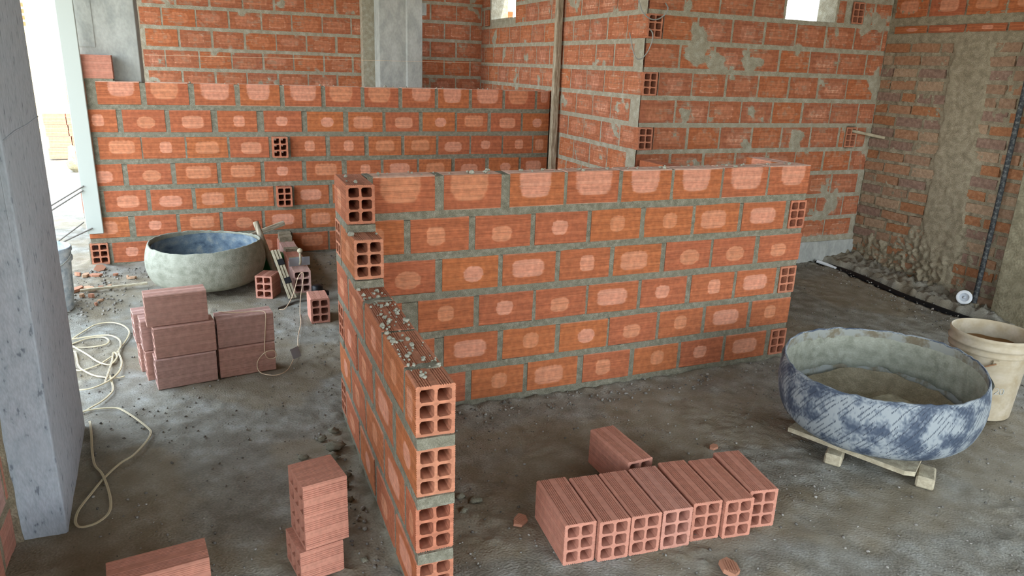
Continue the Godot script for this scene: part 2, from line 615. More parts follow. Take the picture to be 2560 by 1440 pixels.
# brick spans of one course: pitch, first start, limits, gaps left free
func course(start: float, pitch: float, lo: float, hi: float, block: Array = []) -> Array:
	var out := []
	var s := start
	while s > lo: s -= pitch
	while s < hi:
		var a := maxf(s + rng.randf_range(-0.004, 0.004), lo)
		var b := minf(s + BL + rng.randf_range(-0.004, 0.004), hi)
		s += pitch
		var pieces := [[a, b]]
		for g in block:
			var nx := []
			for q in pieces:
				if q[1] <= g[0] or q[0] >= g[1]: nx.append(q)
				else:
					if q[0] < g[0]: nx.append([q[0], g[0] - 0.012])
					if q[1] > g[1]: nx.append([g[1] + 0.012, q[1]])
			pieces = nx
		for q in pieces:
			if q[1] - q[0] > 0.035: out.append(q)
	return out

# one rough mortar face behind or over the brick faces; depth(u, y) is its distance in front of the face
func mortar_face(parent: Node3D, u0: float, u1: float, y0: float, y1: float, step: float, depth: Callable, mat: Material, holes: Array = []) -> void:
	var nu := int(ceil((u1 - u0) / step)) + 1
	var ny := int(ceil((y1 - y0) / step)) + 1
	var p := PackedVector3Array()
	for i in ny:
		for j in nu:
			var u := u0 + (u1 - u0) * j / (nu - 1)
			var y := y1 - (y1 - y0) * i / (ny - 1)
			p.append(Vector3(u, y, depth.call(u, y)))
	var mb := MB.new()
	var skip := func(r: int, c: int) -> bool:
		var u := u0 + (u1 - u0) * (c + 0.5) / (nu - 1)
		var y := y1 - (y1 - y0) * (r + 0.5) / (ny - 1)
		for h in holes:
			if u > h[0] and u < h[1] and y > h[2] and y < h[3]: return true
		return false
	mb.grid(p, ny, nu, false, skip)
	part("mortar", mb.mesh(mat), parent)

func setup() -> void:
	na.seed = 11; na.frequency = 0.05; na.fractal_octaves = 3
	nb.seed = 23; nb.frequency = 0.05; nb.fractal_octaves = 2
	nc.seed = 37; nc.frequency = 0.05; nc.fractal_octaves = 4
	BN1 = nbytes(3, 0.03, 256, 256)
	BN2 = nbytes(5, 0.11, 256, 256, FastNoiseLite.TYPE_SIMPLEX_SMOOTH, 2)
	BN3 = nbytes(9, 0.2, 256, 256)
	for i in 3: BM.append(brick_mesh(100 + i))

func materials() -> void:
	for i in 8: wet.append(clay(200 + i, 0, 0.0))
	for i in 6: wet.append(clay(230 + i, 0, 1.0))
	for i in 5: wetu.append(clay(260 + i, 1))
	for i in 12: oldm.append(clay(300 + i, 2))
	for i in 5: dry.append(clay(340 + i, 3))
	for i in 3: dry.append(clay(350 + i, 4))
	M.mortar = mottle(41, [[0.2, Color(0.43, 0.415, 0.35)], [0.5, Color(0.475, 0.46, 0.395)], [0.85, Color(0.54, 0.525, 0.46)]], Vector3.ONE * 2.6, 0.03, 0.2, 0.4, 4.0, 0.95, 0.04, Color(0.7, 0.69, 0.63))
	M.crumb = mottle(45, [[0.2, Color(0.54, 0.53, 0.46)], [0.8, Color(0.68, 0.67, 0.61)]], Vector3.ONE * 5.0, 0.03, 0.2, 0.3, 0.0)
	M.oldmortar = mottle(43, [[0.2, Color(0.56, 0.53, 0.455)], [0.55, Color(0.605, 0.58, 0.505)], [0.85, Color(0.65, 0.63, 0.565)]], Vector3.ONE * 2.2, 0.02, 0.16, 0.3, 4.0)
	M.rough = mottle(47, [[0.2, Color(0.48, 0.44, 0.36)], [0.5, Color(0.54, 0.50, 0.415)], [0.85, Color(0.60, 0.56, 0.475)]], Vector3.ONE * 2.0, 0.025, 0.15, 0.35, 4.0)
	M.concrete = mottle(53, [[0.15, Color(0.58, 0.59, 0.565)], [0.5, Color(0.635, 0.64, 0.61)], [0.85, Color(0.675, 0.68, 0.65)]], Vector3(1.3, 0.7, 1.3), 0.02, 0.1, 0.10, 1.0, 0.9, 0.0)
	M.pitted = mottle(59, [[0.17, Color(0.47, 0.50, 0.53)], [0.25, Color(0.64, 0.675, 0.70)], [0.5, Color(0.675, 0.705, 0.73)], [0.85, Color(0.70, 0.73, 0.755)]], Vector3(3.2, 1.3, 3.2), 0.03, 0.1, 0.10, 1.0)
	M.plaster = mottle(61, [[0.2, Color(0.5, 0.47, 0.38)], [0.8, Color(0.62, 0.59, 0.49)]], Vector3.ONE * 1.4, 0.02, 0.1, 0.2, 3.0)
	M.floor = mottle(67, [[0.2, Color(0.45, 0.43, 0.38)], [0.45, Color(0.505, 0.49, 0.445)], [0.62, Color(0.535, 0.525, 0.48)], [0.88, Color(0.595, 0.59, 0.555)]], Vector3.ONE * 0.95, 0.02, 0.3, 0.4, 1.6, 0.95, 0.06, Color(0.70, 0.69, 0.65))
	# earth trodden over the cement in broad irregular patches
	var en := nbytes(69, 0.014, 384, 384, FastNoiseLite.TYPE_SIMPLEX_SMOOTH, 6)
	var ed := PackedByteArray()
	ed.resize(384 * 384 * 4)
	for i in 384 * 384:
		ed[i * 4] = 132; ed[i * 4 + 1] = 117; ed[i * 4 + 2] = 90
		ed[i * 4 + 3] = clampi(int((float(en[i]) / 255.0 - 0.42) * 700.0), 0, 120)
	M.floor.detail_enabled = true
	M.floor.detail_albedo = ImageTexture.create_from_image(Image.create_from_data(384, 384, false, Image.FORMAT_RGBA8, ed))
	M.floor.detail_uv_layer = BaseMaterial3D.DETAIL_UV_2
	M.floor.uv2_triplanar = true
	M.floor.uv2_world_triplanar = true
	M.floor.uv2_scale = Vector3.ONE * 0.27
	M.slab = mottle(71, [[0.2, Color(0.5, 0.5, 0.48)], [0.8, Color(0.62, 0.62, 0.6)]], Vector3.ONE * 0.5, 0.01, 0.08, 0.15, 0.0)
	M.ground = mottle(73, [[0.2, Color(0.62, 0.57, 0.48)], [0.8, Color(0.76, 0.72, 0.63)]], Vector3.ONE * 0.3, 0.01, 0.1, 0.2, 0.0)
	M.yellow = mottle(79, [[0.2, Color(0.86, 0.74, 0.52)], [0.8, Color(0.9, 0.8, 0.6)]], Vector3.ONE * 0.4, 0.01, 0.1, 0.08, 0.0)
	M.white = plain(Color(0.66, 0.68, 0.645), 0.6)
	M.wood = mottle(83, [[0.2, Color(0.50, 0.45, 0.37)], [0.5, Color(0.60, 0.555, 0.47)], [0.85, Color(0.70, 0.66, 0.58)]], Vector3(9, 0.9, 9), 0.02, 0.1, 0.25, 2.0, 0.85, 0.0, Color.WHITE, false)
	M.palewood = mottle(89, [[0.2, Color(0.58, 0.54, 0.45)], [0.8, Color(0.72, 0.68, 0.58)]], Vector3.ONE * 3.0, 0.02, 0.12, 0.2, 2.0)
	M.tub = mottle(97, [[0.2, Color(0.49, 0.495, 0.435)], [0.5, Color(0.56, 0.565, 0.505)], [0.85, Color(0.61, 0.61, 0.55)]], Vector3.ONE * 2.4, 0.02, 0.12, 0.2, 2.5)
	M.black = plain(Color(0.055, 0.06, 0.07), 0.45)
	M.cord = plain(Color(0.76, 0.71, 0.58), 0.6)
	M.thin = plain(Color(0.82, 0.72, 0.6), 0.6)
	M.wire = plain(Color(0.56, 0.56, 0.53), 0.6)
	M.steel = plain(Color(0.36, 0.34, 0.31), 0.6)
	M.sheet = plain(Color(0.55, 0.56, 0.57), 0.4, 0.6)
	M.bucket = mottle(101, [[0.2, Color(0.64, 0.58, 0.47)], [0.55, Color(0.69, 0.64, 0.545)], [0.85, Color(0.73, 0.685, 0.605)]], Vector3.ONE * 1.6, 0.02, 0.1, 0.08, 0.0, 0.5)
	M.green = plain(Color(0.02, 0.42, 0.2), 0.3, 0.6)
	for i in 5:
		var t: Color = [Color(0.56, 0.45, 0.36), Color(0.59, 0.44, 0.33), Color(0.52, 0.42, 0.36), Color(0.60, 0.41, 0.28), Color(0.61, 0.51, 0.41)][i]
		M["oldbrick%d" % i] = mottle(110 + i, [[0.15, t.darkened(0.12)], [0.55, t], [0.9, t.lightened(0.1)]], Vector3.ONE * 4.0, 0.02, 0.12, 0.3, 3.0)
	for k in 4:
		var mb := MB.new()
		noisy_box(mb, Vector3(-0.1, -0.027, -0.06), Vector3(0.1, 0.027, 0), 0.011, 0.0032, 42.0, Vector3(k * 3.1, k * 1.7, 0))
		OB.append(mb.mesh(null))

# plain building parts that stand round the view: roof slab, outer ground, unseen outer walls placed to limit the light
func shell() -> void:
	var mb := MB.new()
	# the slab covers the rooms but not the yards behind the small windows; its left overhang is added to cut doorway light
	mb.box(Vector3(-1.7, 2.55, -7.05), Vector3(2.75, 2.75, 2.3))
	mb.box(Vector3(2.75, 2.55, -4.02), Vector3(5.2, 2.75, 2.3))
	var c := part("ceiling", mb.mesh(M.slab), self)
	tag(c, "grey concrete roof slab over the rooms", "ceiling", "", "structure")
	mb = MB.new()
	mb.box(Vector3(-60, -0.4, -60), Vector3(60, -0.16, 60))
	var g := part("floor_yard", mb.mesh(M.ground), self)
	tag(g, "sunlit pale bare ground outside the building", "ground", "", "structure")
	mb = MB.new()
	mb.box(Vector3(-0.9, -0.1, 2.1), Vector3(1.0, 2.55, 2.3))  # unseen walls added round the viewer; their gaps are sized to shape the light
	mb.box(Vector3(4.3, -0.1, 2.1), Vector3(5.2, 2.55, 2.3))
	mb.box(Vector3(5.0, -0.1, -1.65), Vector3(5.2, 2.55, 2.1))
	var b := part("wall_back_added", mb.mesh(M.oldmortar), self)
	tag(b, "plain unseen wall added behind the viewer to shape the incoming light", "wall", "", "structure")
	# pale house across the yard
	var h := root_node("house", Vector3(-2.9, 0.0, -15.0))
	mb = MB.new()
	mb.box(Vector3(-2.6, -0.2, -3.0), Vector3(1.35, 4.6, 0))
	part("wall", mb.mesh(M.yellow), h)
	mb = MB.new()
	mb.box(Vector3(-2.7, 4.6, -3.1), Vector3(1.45, 4.75, 0.15))
	part("roof_slab", mb.mesh(M.slab), h)
	var vb := MB.new()
	vb.box(Vector3(0, 0, -0.02), Vector3(0.05, 0.06, 0.004))
	var vm := vb.mesh(plain(Color(0.55, 0.36, 0.22)))
	for i in 2:
		for j in 4:
			part("vent_opening", vm, h).position = Vector3(0.32 + i * 0.09, 1.75 + j * 0.1, 0)
	tag(h, "sunlit pale yellow house wall across the yard seen through the doorway", "house")

func floor_mesh() -> void:
	var TR := trench()
	var xs := PackedFloat32Array(); var zs := PackedFloat32Array()
	var x := -6.0
	while x < 7.0:
		xs.append(x); x += 0.0155 if (x > -1.0 and x < 4.62) else 0.12
	var z := -14.0
	while z < 4.0:
		zs.append(z); z += 0.0155 if (z > -5.3 and z < -1.0) else 0.12
	var p := PackedVector3Array()
	for zz in zs:
		for xx in xs:
			var y := fh(xx, zz)
			y += nc.get_noise_2d(xx * 30, zz * 30) * 0.008 + nb.get_noise_2d(xx * 150, zz * 150) * 0.003
			var lum := nc.get_noise_2d(xx * 420, zz * 420)
			y += maxf(0, lum - 0.1) * 0.02 * clampf(nc.get_noise_2d(xx * 25 + 70, zz * 25) * 4.0 + 0.3, 0.1, 1.0)
			# crumbs thrown against the feet of the partitions
			var dB := absf(zz - ZB) if xx > 0.4 and xx < 2.75 else 9.0
			if zz > ZB and dB < 0.1: y += (0.1 - dB) * 0.16 * clampf(nb.get_noise_2d(xx * 260, zz * 260) + 0.35, 0, 1)
			var dA := 0.46 - xx if zz > -2.75 and zz < -1.5 else 9.0
			if dA > 0 and dA < 0.09: y += (0.09 - dA) * 0.18 * clampf(nb.get_noise_2d(xx * 260, zz * 260) + 0.35, 0, 1)
			var dC := zz + 5.15
			if dC > -0.1 and dC < 0.14 and xx > -0.9: y += (0.14 - maxf(dC, 0)) * 0.22 * clampf(nb.get_noise_2d(xx * 90, zz * 90) + 0.3, 0, 1)
			# pipe trench and the rough strip beyond it
			if xx > 3.9 and zz < -2.55 and zz > -4.1:
				var best := 9.0; var sidev := 0.0
				for i in TR.size() - 1:
					var a := Vector2(TR[i].x, TR[i].z); var b := Vector2(TR[i + 1].x, TR[i + 1].z)
					var q := Geometry2D.get_closest_point_to_segment(Vector2(xx, zz), a, b)
					var d := q.distance_to(Vector2(xx, zz))
					if d < best: best = d; sidev = xx - q.x
				var wob := nb.get_noise_2d(xx * 200, zz * 200) * 0.022
				if sidev > 0 and best > 0.045: y += 0.026 + 0.03 * clampf(nc.get_noise_2d(xx * 520, zz * 520) * 1.6 + 0.35, 0, 1) * clampf(1.0 - (best - 0.035) / 0.12, 0.2, 1)
				y -= 0.085 * (1.0 - smoothstep(0.046, 0.062, best + wob))
				if best + wob > 0.055 and best < 0.085 and sidev < 0: y += 0.005
			var dF := 4.43 - xx
			if zz > -3.95 and zz < -2.65 and dF < 0.2 and dF > -0.2: y += (0.2 - maxf(dF, 0)) * 0.24 * clampf(nc.get_noise_2d(xx * 420, zz * 420) * 1.3 + 0.45, 0.1, 1.1)
			p.append(Vector3(xx, y, zz))
	var mb := MB.new()
	mb.grid(p, zs.size(), xs.size())
	# rows run towards the viewer, so the lattice already looks up
	var f := part("floor", mb.mesh(M.floor), self)
	tag(f, "dusty rough concrete floor strewn with grit", "floor", "", "structure")

func trench() -> PackedVector3Array:
	return PackedVector3Array([Vector3(4.084, 0.103, -3.886), Vector3(4.162, 0.086, -3.676), Vector3(4.183, 0.071, -3.482), Vector3(4.177, 0.046, -3.180), Vector3(4.207, 0.029, -2.965), Vector3(4.239, 0.016, -2.794), Vector3(4.272, 0.007, -2.687)])

# ---------------------------------------------------------------- new partitions
func middle_walls() -> void:
	var P := CP
	# middle partition, top course first
	var w := root_node("wall_middle", Vector3(0, 0, ZB))
	tag(w, "waist-high partition of damp orange hollow bricks ending in open end holes", "wall", "", "structure")
	lay(w, [
		[6 * P, [[0.585, 0.822], [0.858, 1.095], [1.133, 1.374], [1.389, 1.632], [1.652, 1.9], [1.915, 2.171], [2.182, 2.434], [2.446, 2.692]], [], 0.565, 2.69],
		[5 * P, [[0.46, 0.7], [0.726, 0.962], [0.989, 1.23], [1.251, 1.492], [1.513, 1.756], [1.781, 2.032], [2.048, 2.294], [2.317, 2.568]], [[2.597, 0.004]], 0.46, 2.695],
		[4 * P, [[0.585, 0.824], [0.854, 1.092], [1.113, 1.353], [1.375, 1.617], [1.639, 1.883], [1.907, 2.155], [2.171, 2.413], [2.442, 2.7]], [], 0.565, 2.695],
		[3 * P, [[0.46, 0.689], [0.754, 0.989], [1.013, 1.256], [1.269, 1.512], [1.522, 1.775], [1.794, 2.041], [2.068, 2.312], [2.331, 2.572]], [[2.597, 0.003]], 0.46, 2.69],
		[2 * P, [[0.582, 0.822], [0.863, 1.098], [1.124, 1.37], [1.393, 1.633], [1.643, 1.893], [1.911, 2.154], [2.173, 2.426], [2.448, 2.69]], [], 0.565, 2.69],
		[1 * P, [[0.46, 0.69], [0.715, 0.958], [0.985, 1.225], [1.245, 1.489], [1.52, 1.762], [1.788, 2.032], [2.048, 2.296], [2.316, 2.564]], [[2.595, 0.003]], 0.46, 2.69],
	], wet.slice(0, 10), wetu, M.mortar, 0.46, 2.69, -0.03)
	crumbs(w, 0.56, 2.68, 6 * P, 70, 7)
	# return towards the viewer; its own x runs to +z, its face looks to -x
	var a := root_node("wall_middle_return", Vector3(0.46, 0, -2.745), -PI / 2 - 0.025)
	tag(a, "short stepped brick return wall with open six-hole brick ends and crumbly mortar on top", "wall", "", "structure")
	var r4 := [[0.0, 0.23], [0.275, 0.528], [0.553, 0.815], [0.84, 1.083], [1.108, 1.213]]
	var r3 := [[0.13, 0.39], [0.425, 0.668], [0.71, 0.953], [0.985, 1.215]]
	lay(a, [
		[6 * P, [[0.0, 0.262]], [], 0.0, 0.255],
		[5 * P, [[0.13, 0.392]], [], 0.105, 0.385],
		[4 * P, r4, [], 0.0, 1.208],
		[3 * P, r3, [], 0.105, 1.212],
		[2 * P, r4, [], 0.0, 1.208],
		[1 * P, r3, [], 0.105, 1.21],
	], wet.slice(0, 10), wet.slice(0, 8), M.mortar, 0.0, 1.21, -0.03)
	crumbs(a, 0.4, 1.19, 4 * P, 110, 8)
	crumbs(a, 0.02, 0.24, 6 * P, 4, 9)
	crumbs(a, 0.26, 0.34, 5 * P, 5, 10)
	# mortar ridges squeezed up between the top bricks, with crumbs
	var mb := MB.new()
	for u in [0.54, 0.826, 1.09]:
		noisy_box(mb, Vector3(u - 0.014, 4 * P - 0.02, -0.092), Vector3(u + 0.02, 4 * P + 0.001, -0.008), 0.006, 0.014, 85.0)
	for yk in [1, 2, 3]:
		noisy_box(mb, Vector3(1.19, yk * P - 0.001, -0.098), Vector3(1.222, (yk + 1) * P - BH + 0.001, -0.002), 0.008, 0.004, 80.0)
	noisy_box(mb, Vector3(0.36, 4 * P + 0.0, -0.098), Vector3(0.40, 5 * P - BH, 0.0), 0.008, 0.004, 80.0)
	noisy_box(mb, Vector3(0.245, 5 * P + 0.0, -0.098), Vector3(0.275, 6 * P - BH, 0.0), 0.008, 0.004, 80.0)
	part("mortar_ridges", mb.mesh(M.mortar), a)
	# return at the other end, running away from the viewer; face to +x
	var g := root_node("wall_middle_stub", Vector3(2.70, 0, -2.755), PI / 2)
	tag(g, "stub of brick wall running back from the far end of the middle partition", "wall", "", "structure")
	lay(g, [
		[6 * P, [[0.0, 0.24]], [], 0.0, 0.24],
		[5 * P, [[0.14, 0.38]], [], 0.135, 0.38],
		[4 * P, [[0.0, 0.24]], [], 0.0, 0.24],
		[3 * P, [[0.14, 0.38]], [], 0.135, 0.38],
		[2 * P, [[0.0, 0.24]], [], 0.0, 0.24],
		[1 * P, [[0.14, 0.38]], [], 0.135, 0.38],
	], wet, wetu, M.mortar, 0.0, 0.24, -0.03)
	# lower wall between the tall brick corner and the back of the middle partition; face to -x
	var h := root_node("wall_middle_link", Vector3(2.50, 0, -3.83), -PI / 2)
	tag(h, "low orange brick wall behind the middle partition joining the tall corner", "wall", "", "structure")
	var rows := []
	for k in 5:
		rows.append([0.868 - k * 0.1655, course(0.0 if k % 2 == 0 else -0.13, 0.262, 0.0, 1.07), [], 0.0, 1.06])
	lay(h, rows, wet, [], M.mortar, 0.0, 1.06, -0.03)

# small lumps of mortar lying along the top of a wall
func crumbs(parent: Node3D, u0: float, u1: float, y: float, count: int, seedv: int) -> void:
	var r := RandomNumberGenerator.new()
	r.seed = seedv
	var mb := MB.new()
	for i in count:
		var s := 0.0022 + 0.0055 * pow(r.randf(), 2)
		if r.randf() < 0.06: s *= 1.8
		blob(mb, Vector3(r.randf_range(u0, u1), y + s * 0.55, r.randf_range(-0.094, -0.006)), Vector3(s * r.randf_range(0.8, 1.5), s * 0.85, s), 5, 7, 0.4, i)
	var o := part("mortar_crumbs", mb.mesh(M.crumb), parent)
	o.set_meta("kind", "stuff")

func rear_walls() -> void:
	# low rear partition
	var w := root_node("wall_rear_low", Vector3(0, 0, -5.15))
	tag(w, "long low partition of orange hollow bricks with wide grey mortar joints", "wall", "", "structure")
	var rows := []
	var c := [
		[[-0.527, -0.291], [-0.258, -0.018], [0.016, 0.256], [0.287, 0.533], [0.563, 0.801], [0.83, 1.068], [1.093, 1.332], [1.36, 1.597], [1.621, 1.855], [1.88, 2.12], [2.142, 2.385], [2.405, 2.51]],
		[[-0.66, -0.436], [-0.404, -0.167], [-0.139, 0.102], [0.14, 0.38], [0.425, 0.665], [0.702, 0.943], [0.978, 1.215], [1.238, 1.479], [1.508, 1.75], [1.768, 2.006], [2.032, 2.276], [2.293, 2.51]],
		[[-0.553, -0.319], [-0.312, -0.066], [-0.058, 0.188], [0.202, 0.445], [0.585, 0.817], [0.847, 1.084], [1.115, 1.348], [1.372, 1.607], [1.626, 1.867], [1.88, 2.124], [2.137, 2.377], [2.387, 2.51]],
		[[-0.66, -0.44], [-0.41, -0.163], [-0.135, 0.111], [0.136, 0.383], [0.409, 0.652], [0.681, 0.923], [0.957, 1.198], [1.218, 1.463], [1.481, 1.726], [1.754, 1.996], [2.025, 2.269], [2.29, 2.51]],
		[[-0.558, -0.321], [-0.296, -0.055], [-0.031, 0.21], [0.223, 0.455], [0.592, 0.826], [0.853, 1.09], [1.116, 1.353], [1.38, 1.617], [1.643, 1.88], [1.906, 2.143], [2.17, 2.407], [2.43, 2.51]],
		[[-0.666, -0.439], [-0.402, -0.161], [-0.139, 0.103], [0.123, 0.37], [0.391, 0.636], [0.663, 0.898], [0.925, 1.162], [1.19, 1.427], [1.453, 1.69], [1.717, 1.954], [1.98, 2.217], [2.243, 2.48]],
		[[-0.55, -0.315], [-0.29, -0.053], [-0.027, 0.21], [0.237, 0.474], [0.567, 0.807], [0.821, 1.06], [1.086, 1.323], [1.35, 1.587], [1.613, 1.85], [1.876, 2.113], [2.14, 2.377], [2.403, 2.51]]]
	var hd := [[[-0.682, 0.004]], [], [[-0.68, 0.004], [0.464, 0.045]], [], [[-0.682, 0.004], [0.474, 0.05]], [], [[-0.672, 0.012]]]
	for k in 7: rows.append([1.22 - k * 0.1655, c[k], hd[k], -0.68 if k % 2 == 0 else -0.665, 2.51])
	lay(w, rows, wet.slice(4, 14), wetu, M.mortar, -0.67, 2.51, 0.03)
	crumbs(w, -0.5, 2.45, 1.22, 40, 17)
	# eighth-course brick at the doorway end with its bed of mortar
	brick(w, Vector3(-0.535, 1.235 + BH / 2, -0.05), 0, 0.215, dry[0])
	var mb := MB.new()
	noisy_box(mb, Vector3(-0.65, 1.215, -0.095), Vector3(-0.43, 1.24, -0.004), 0.012, 0.004)
	part("mortar_bed", mb.mesh(M.mortar), w)
	# first course of a cross wall lying out from it
	var s := root_node("wall_stub", Vector3(0.46, 0, -4.26), -PI / 2)
	tag(s, "single low course of brick laid out across the floor from the low rear wall", "wall", "", "structure")
	lay(s, [[0.062 + BH, [[-0.243, 0.0], [-0.5, -0.258], [-0.757, -0.516], [-0.885, -0.772]], [], -0.885, -0.003]], dry, [], M.rough, -0.885, 0.0, 0.02)
	mb = MB.new()
	for q in [[-0.255, 0.012], [-0.505, 0.014], [-0.80, 0.03], [-0.86, 0.04]]:
		noisy_box(mb, Vector3(q[0] - 0.03, 0.19, -0.09), Vector3(q[0] + 0.03, 0.2 + q[1], -0.01), 0.01, 0.008, 60.0)
	part("mortar_lumps", mb.mesh(M.rough), s)

	# tall rear wall
	var d := root_node("wall_rear", Vector3(0, 0, -6.85))
	tag(d, "tall rear wall of old orange bricks with whitish lime marks and a column", "wall", "", "structure")
	for k in 10:
		var top := 2.393 - k * 0.162
		var st := -0.165 if k % 2 == 0 else -0.05
		for q in course(st, 0.2545, -0.33, 1.45) + course(st + 0.1, 0.2545, 1.93, 2.60):
			brick(d, Vector3((q[0] + q[1]) / 2, top - BH / 2, -BW / 2), 0.0 if rng.randf() < 0.5 else PI, q[1] - q[0], oldm[rng.randi() % 12])
	mortar_face(d, -0.33, 2.62, 0.75, 2.55, 0.016, func(u: float, y: float) -> float: return -0.0022 + nb.get_noise_2d(u * 330, y * 330) * 0.0025 + maxf(0, nc.get_noise_2d(u * 60, y * 60) - 0.38) * 0.02, M.oldmortar)
	mb = MB.new()
	mb.box(Vector3(-0.35, 0.0, -0.16), Vector3(2.75, 2.55, -0.094))
	mb.box(Vector3(-0.35, 0.0, -0.1), Vector3(2.62, 0.78, -0.004))
	part("core", mb.mesh(M.oldmortar), d)

	# tall corner: side face towards the rear room (looks to -x)
	var e := root_node("wall_corner_side", Vector3(2.478, 0, -3.85), -PI / 2 - 0.0366)
	tag(e, "tall side of the brick corner with small square window opening beside the wooden batten", "wall", "", "structure")
	var win1 := [-2.74, -2.13, 1.785, 2.14]
	for k in 14:
		var top := 1.55 + 0.1625 * (5 - k)
		var odd := absi(5 - k) % 2 == 1
		var block := []
		if top > win1[2] + 0.02 and top - BH < win1[3]: block.append([win1[0], win1[1]])
		var hdr := absf(top - 1.875) < 0.01
		if hdr: block.append([-2.95, -2.74])
		for q in course(-1.119 if not odd else -0.977, 0.256, -3.05, -0.115 if not odd else 0.02, block):
			if q[0] < -1.3 and top < 1.0: continue
			brick(e, Vector3((q[0] + q[1]) / 2, top - BH / 2, -BW / 2 + 0.0), 0.0 if rng.randf() < 0.5 else PI, q[1] - q[0], oldm[rng.randi() % 12])
		if hdr: brick(e, Vector3(-2.84, top - BH / 2, -BL / 2 + 0.01), PI / 2, BL, oldm[2])
	mortar_face(e, -3.08, 0.0, 0.2, 2.55, 0.016, func(u: float, y: float) -> float:
		if u > -2.89 and u < -2.79 and y > 1.74 and y < 1.87: return -0.07
		return -0.0022 + nb.get_noise_2d(u * 330, y * 330) * 0.0025 + maxf(0, nc.get_noise_2d(u * 60 + 50, y * 60) - 0.38) * 0.02, M.oldmortar, [win1])
	mb = MB.new()
	mb.box(Vector3(-3.1, 0.0, -0.16), Vector3(win1[0], 2.55, -0.094))
	mb.box(Vector3(win1[1], 0.0, -0.16), Vector3(-0.07, 2.55, -0.094))
	mb.box(Vector3(win1[0], 0.0, -0.16), Vector3(win1[1], win1[2], -0.094))
	mb.box(Vector3(win1[0], win1[3], -0.16), Vector3(win1[1], 2.55, -0.094))
	noisy_box(mb, Vector3(win1[0] - 0.02, win1[2] - 0.02, -0.16), Vector3(win1[1] + 0.02, win1[2] + 0.002, 0.002), 0.015, 0.004)
	noisy_box(mb, Vector3(win1[0] - 0.03, win1[2], -0.16), Vector3(win1[0], win1[3], 0.0), 0.015, 0.004)
	noisy_box(mb, Vector3(win1[1], win1[2], -0.16), Vector3(win1[1] + 0.02, win1[3], 0.0), 0.015, 0.004)
	part("core", mb.mesh(M.oldmortar), e)

	# tall corner: face towards the viewer
	var f := root_node("wall_corner_front", Vector3(0, 0, -3.85))
	tag(f, "tall old brick wall with lime marks, concrete foot and square window opening", "wall", "", "structure")
	var win2 := [3.51, 3.93, 1.735, 2.06]
	for k in 14:
		var top := 1.55 + 0.1625 * (5 - k)
		if top - BH < 0.2: continue
		var odd := absi(5 - k) % 2 == 1
		var block := []
		if top > win2[2] + 0.02 and top - BH < win2[3]: block.append([win2[0], win2[1]])
		var hx := -1.0
		if absf(top - 1.0625) < 0.01: hx = 4.19
		if absf(top - 1.875) < 0.01: hx = 4.075
		if hx > 0: block.append([hx, hx + BW])
		if odd: block.append([2.40, 2.60])
		for q in course(2.490 if not odd else 2.601, 0.256, 2.485, 4.425, block):
			brick(f, Vector3((q[0] + q[1]) / 2, top - BH / 2, -BW / 2), 0.0 if rng.randf() < 0.5 else PI, q[1] - q[0], oldm[rng.randi() % 12])
		if hx > 0: brick(f, Vector3(hx + BW / 2, top - BH / 2, -BL / 2 + 0.003), PI / 2, BL, oldm[rng.randi() % 12])
	var hole_rows := [[2.485, 2.60, 0.0]]
	mortar_face(f, 2.60, 4.435, 0.22, 2.55, 0.0135, func(u: float, y: float) -> float:
		if u > 4.195 and u < 4.285 and y > 0.93 and y < 1.057: return -0.07
		if u > 4.08 and u < 4.17 and y > 1.743 and y < 1.87: return -0.07
		var d0 := -0.0022 + nb.get_noise_2d(u * 330, y * 330) * 0.0028 + maxf(0, nc.get_noise_2d(u * 50 + 90, y * 50) - 0.3) * 0.022
		if y < 0.30: d0 += 0.004
		return d0, M.oldmortar, [win2])
	mb = MB.new()
	# mortar in the toothed corner between the alternating ends
	for k in 14:
		var top := 1.55 + 0.1625 * (5 - k)
		if top < 0.3: continue
		noisy_box(mb, Vector3(2.49, top - 0.001, -0.098), Vector3(2.61, top + 0.1625 - BH + 0.001, -0.002), 0.013, 0.003)
	mb.box(Vector3(2.62, 0.0, -0.16), Vector3(win2[0], 2.55, -0.094))
	mb.box(Vector3(win2[1], 0.0, -0.16), Vector3(4.6, 2.55, -0.094))
	mb.box(Vector3(win2[0], 0.0, -0.16), Vector3(win2[1], win2[2], -0.094))
	mb.box(Vector3(win2[0], win2[3], -0.16), Vector3(win2[1], 2.55, -0.094))
	noisy_box(mb, Vector3(win2[0] - 0.02, win2[2] - 0.02, -0.16), Vector3(win2[1] + 0.02, win2[2] + 0.002, 0.002), 0.015, 0.004)
	noisy_box(mb, Vector3(win2[0] - 0.02, win2[2], -0.16), Vector3(win2[0], win2[3], 0.0), 0.015, 0.004)
	noisy_box(mb, Vector3(win2[1], win2[2], -0.16), Vector3(win2[1] + 0.02, win2[3], 0.0), 0.015, 0.004)
	part("core", mb.mesh(M.oldmortar), f)
	mb = MB.new()
	noisy_box(mb, Vector3(2.6, -0.02, -0.1), Vector3(4.44, 0.252, 0.012), 0.02, 0.004, 30.0)
	part("concrete_foot", mb.mesh(M.concrete), f)

	# brick wall on the left, next to the near column; face to +x
	var l := root_node("wall_left", Vector3(-0.585, 0, -2.27), PI / 2)
	tag(l, "edge of a brick wall with smeared mortar beside the near concrete column", "wall", "", "structure")
	rows = []
	for k in 6: rows.append([0.95 - k * 0.165, course(-0.05 if k % 2 == 0 else -0.17, 0.262, -1.3, -0.012), [], -1.3, 0.0])
	lay(l, rows, dry, [], M.rough, -1.3, 0.0, -0.03, 0.0005)
	mb = MB.new()
	# solid up to an unseen opening added beside the viewer for side light, and again beyond it
	mb.box(Vector3(-1.3, -0.1, -0.16), Vector3(0.0, 2.55, -0.098))
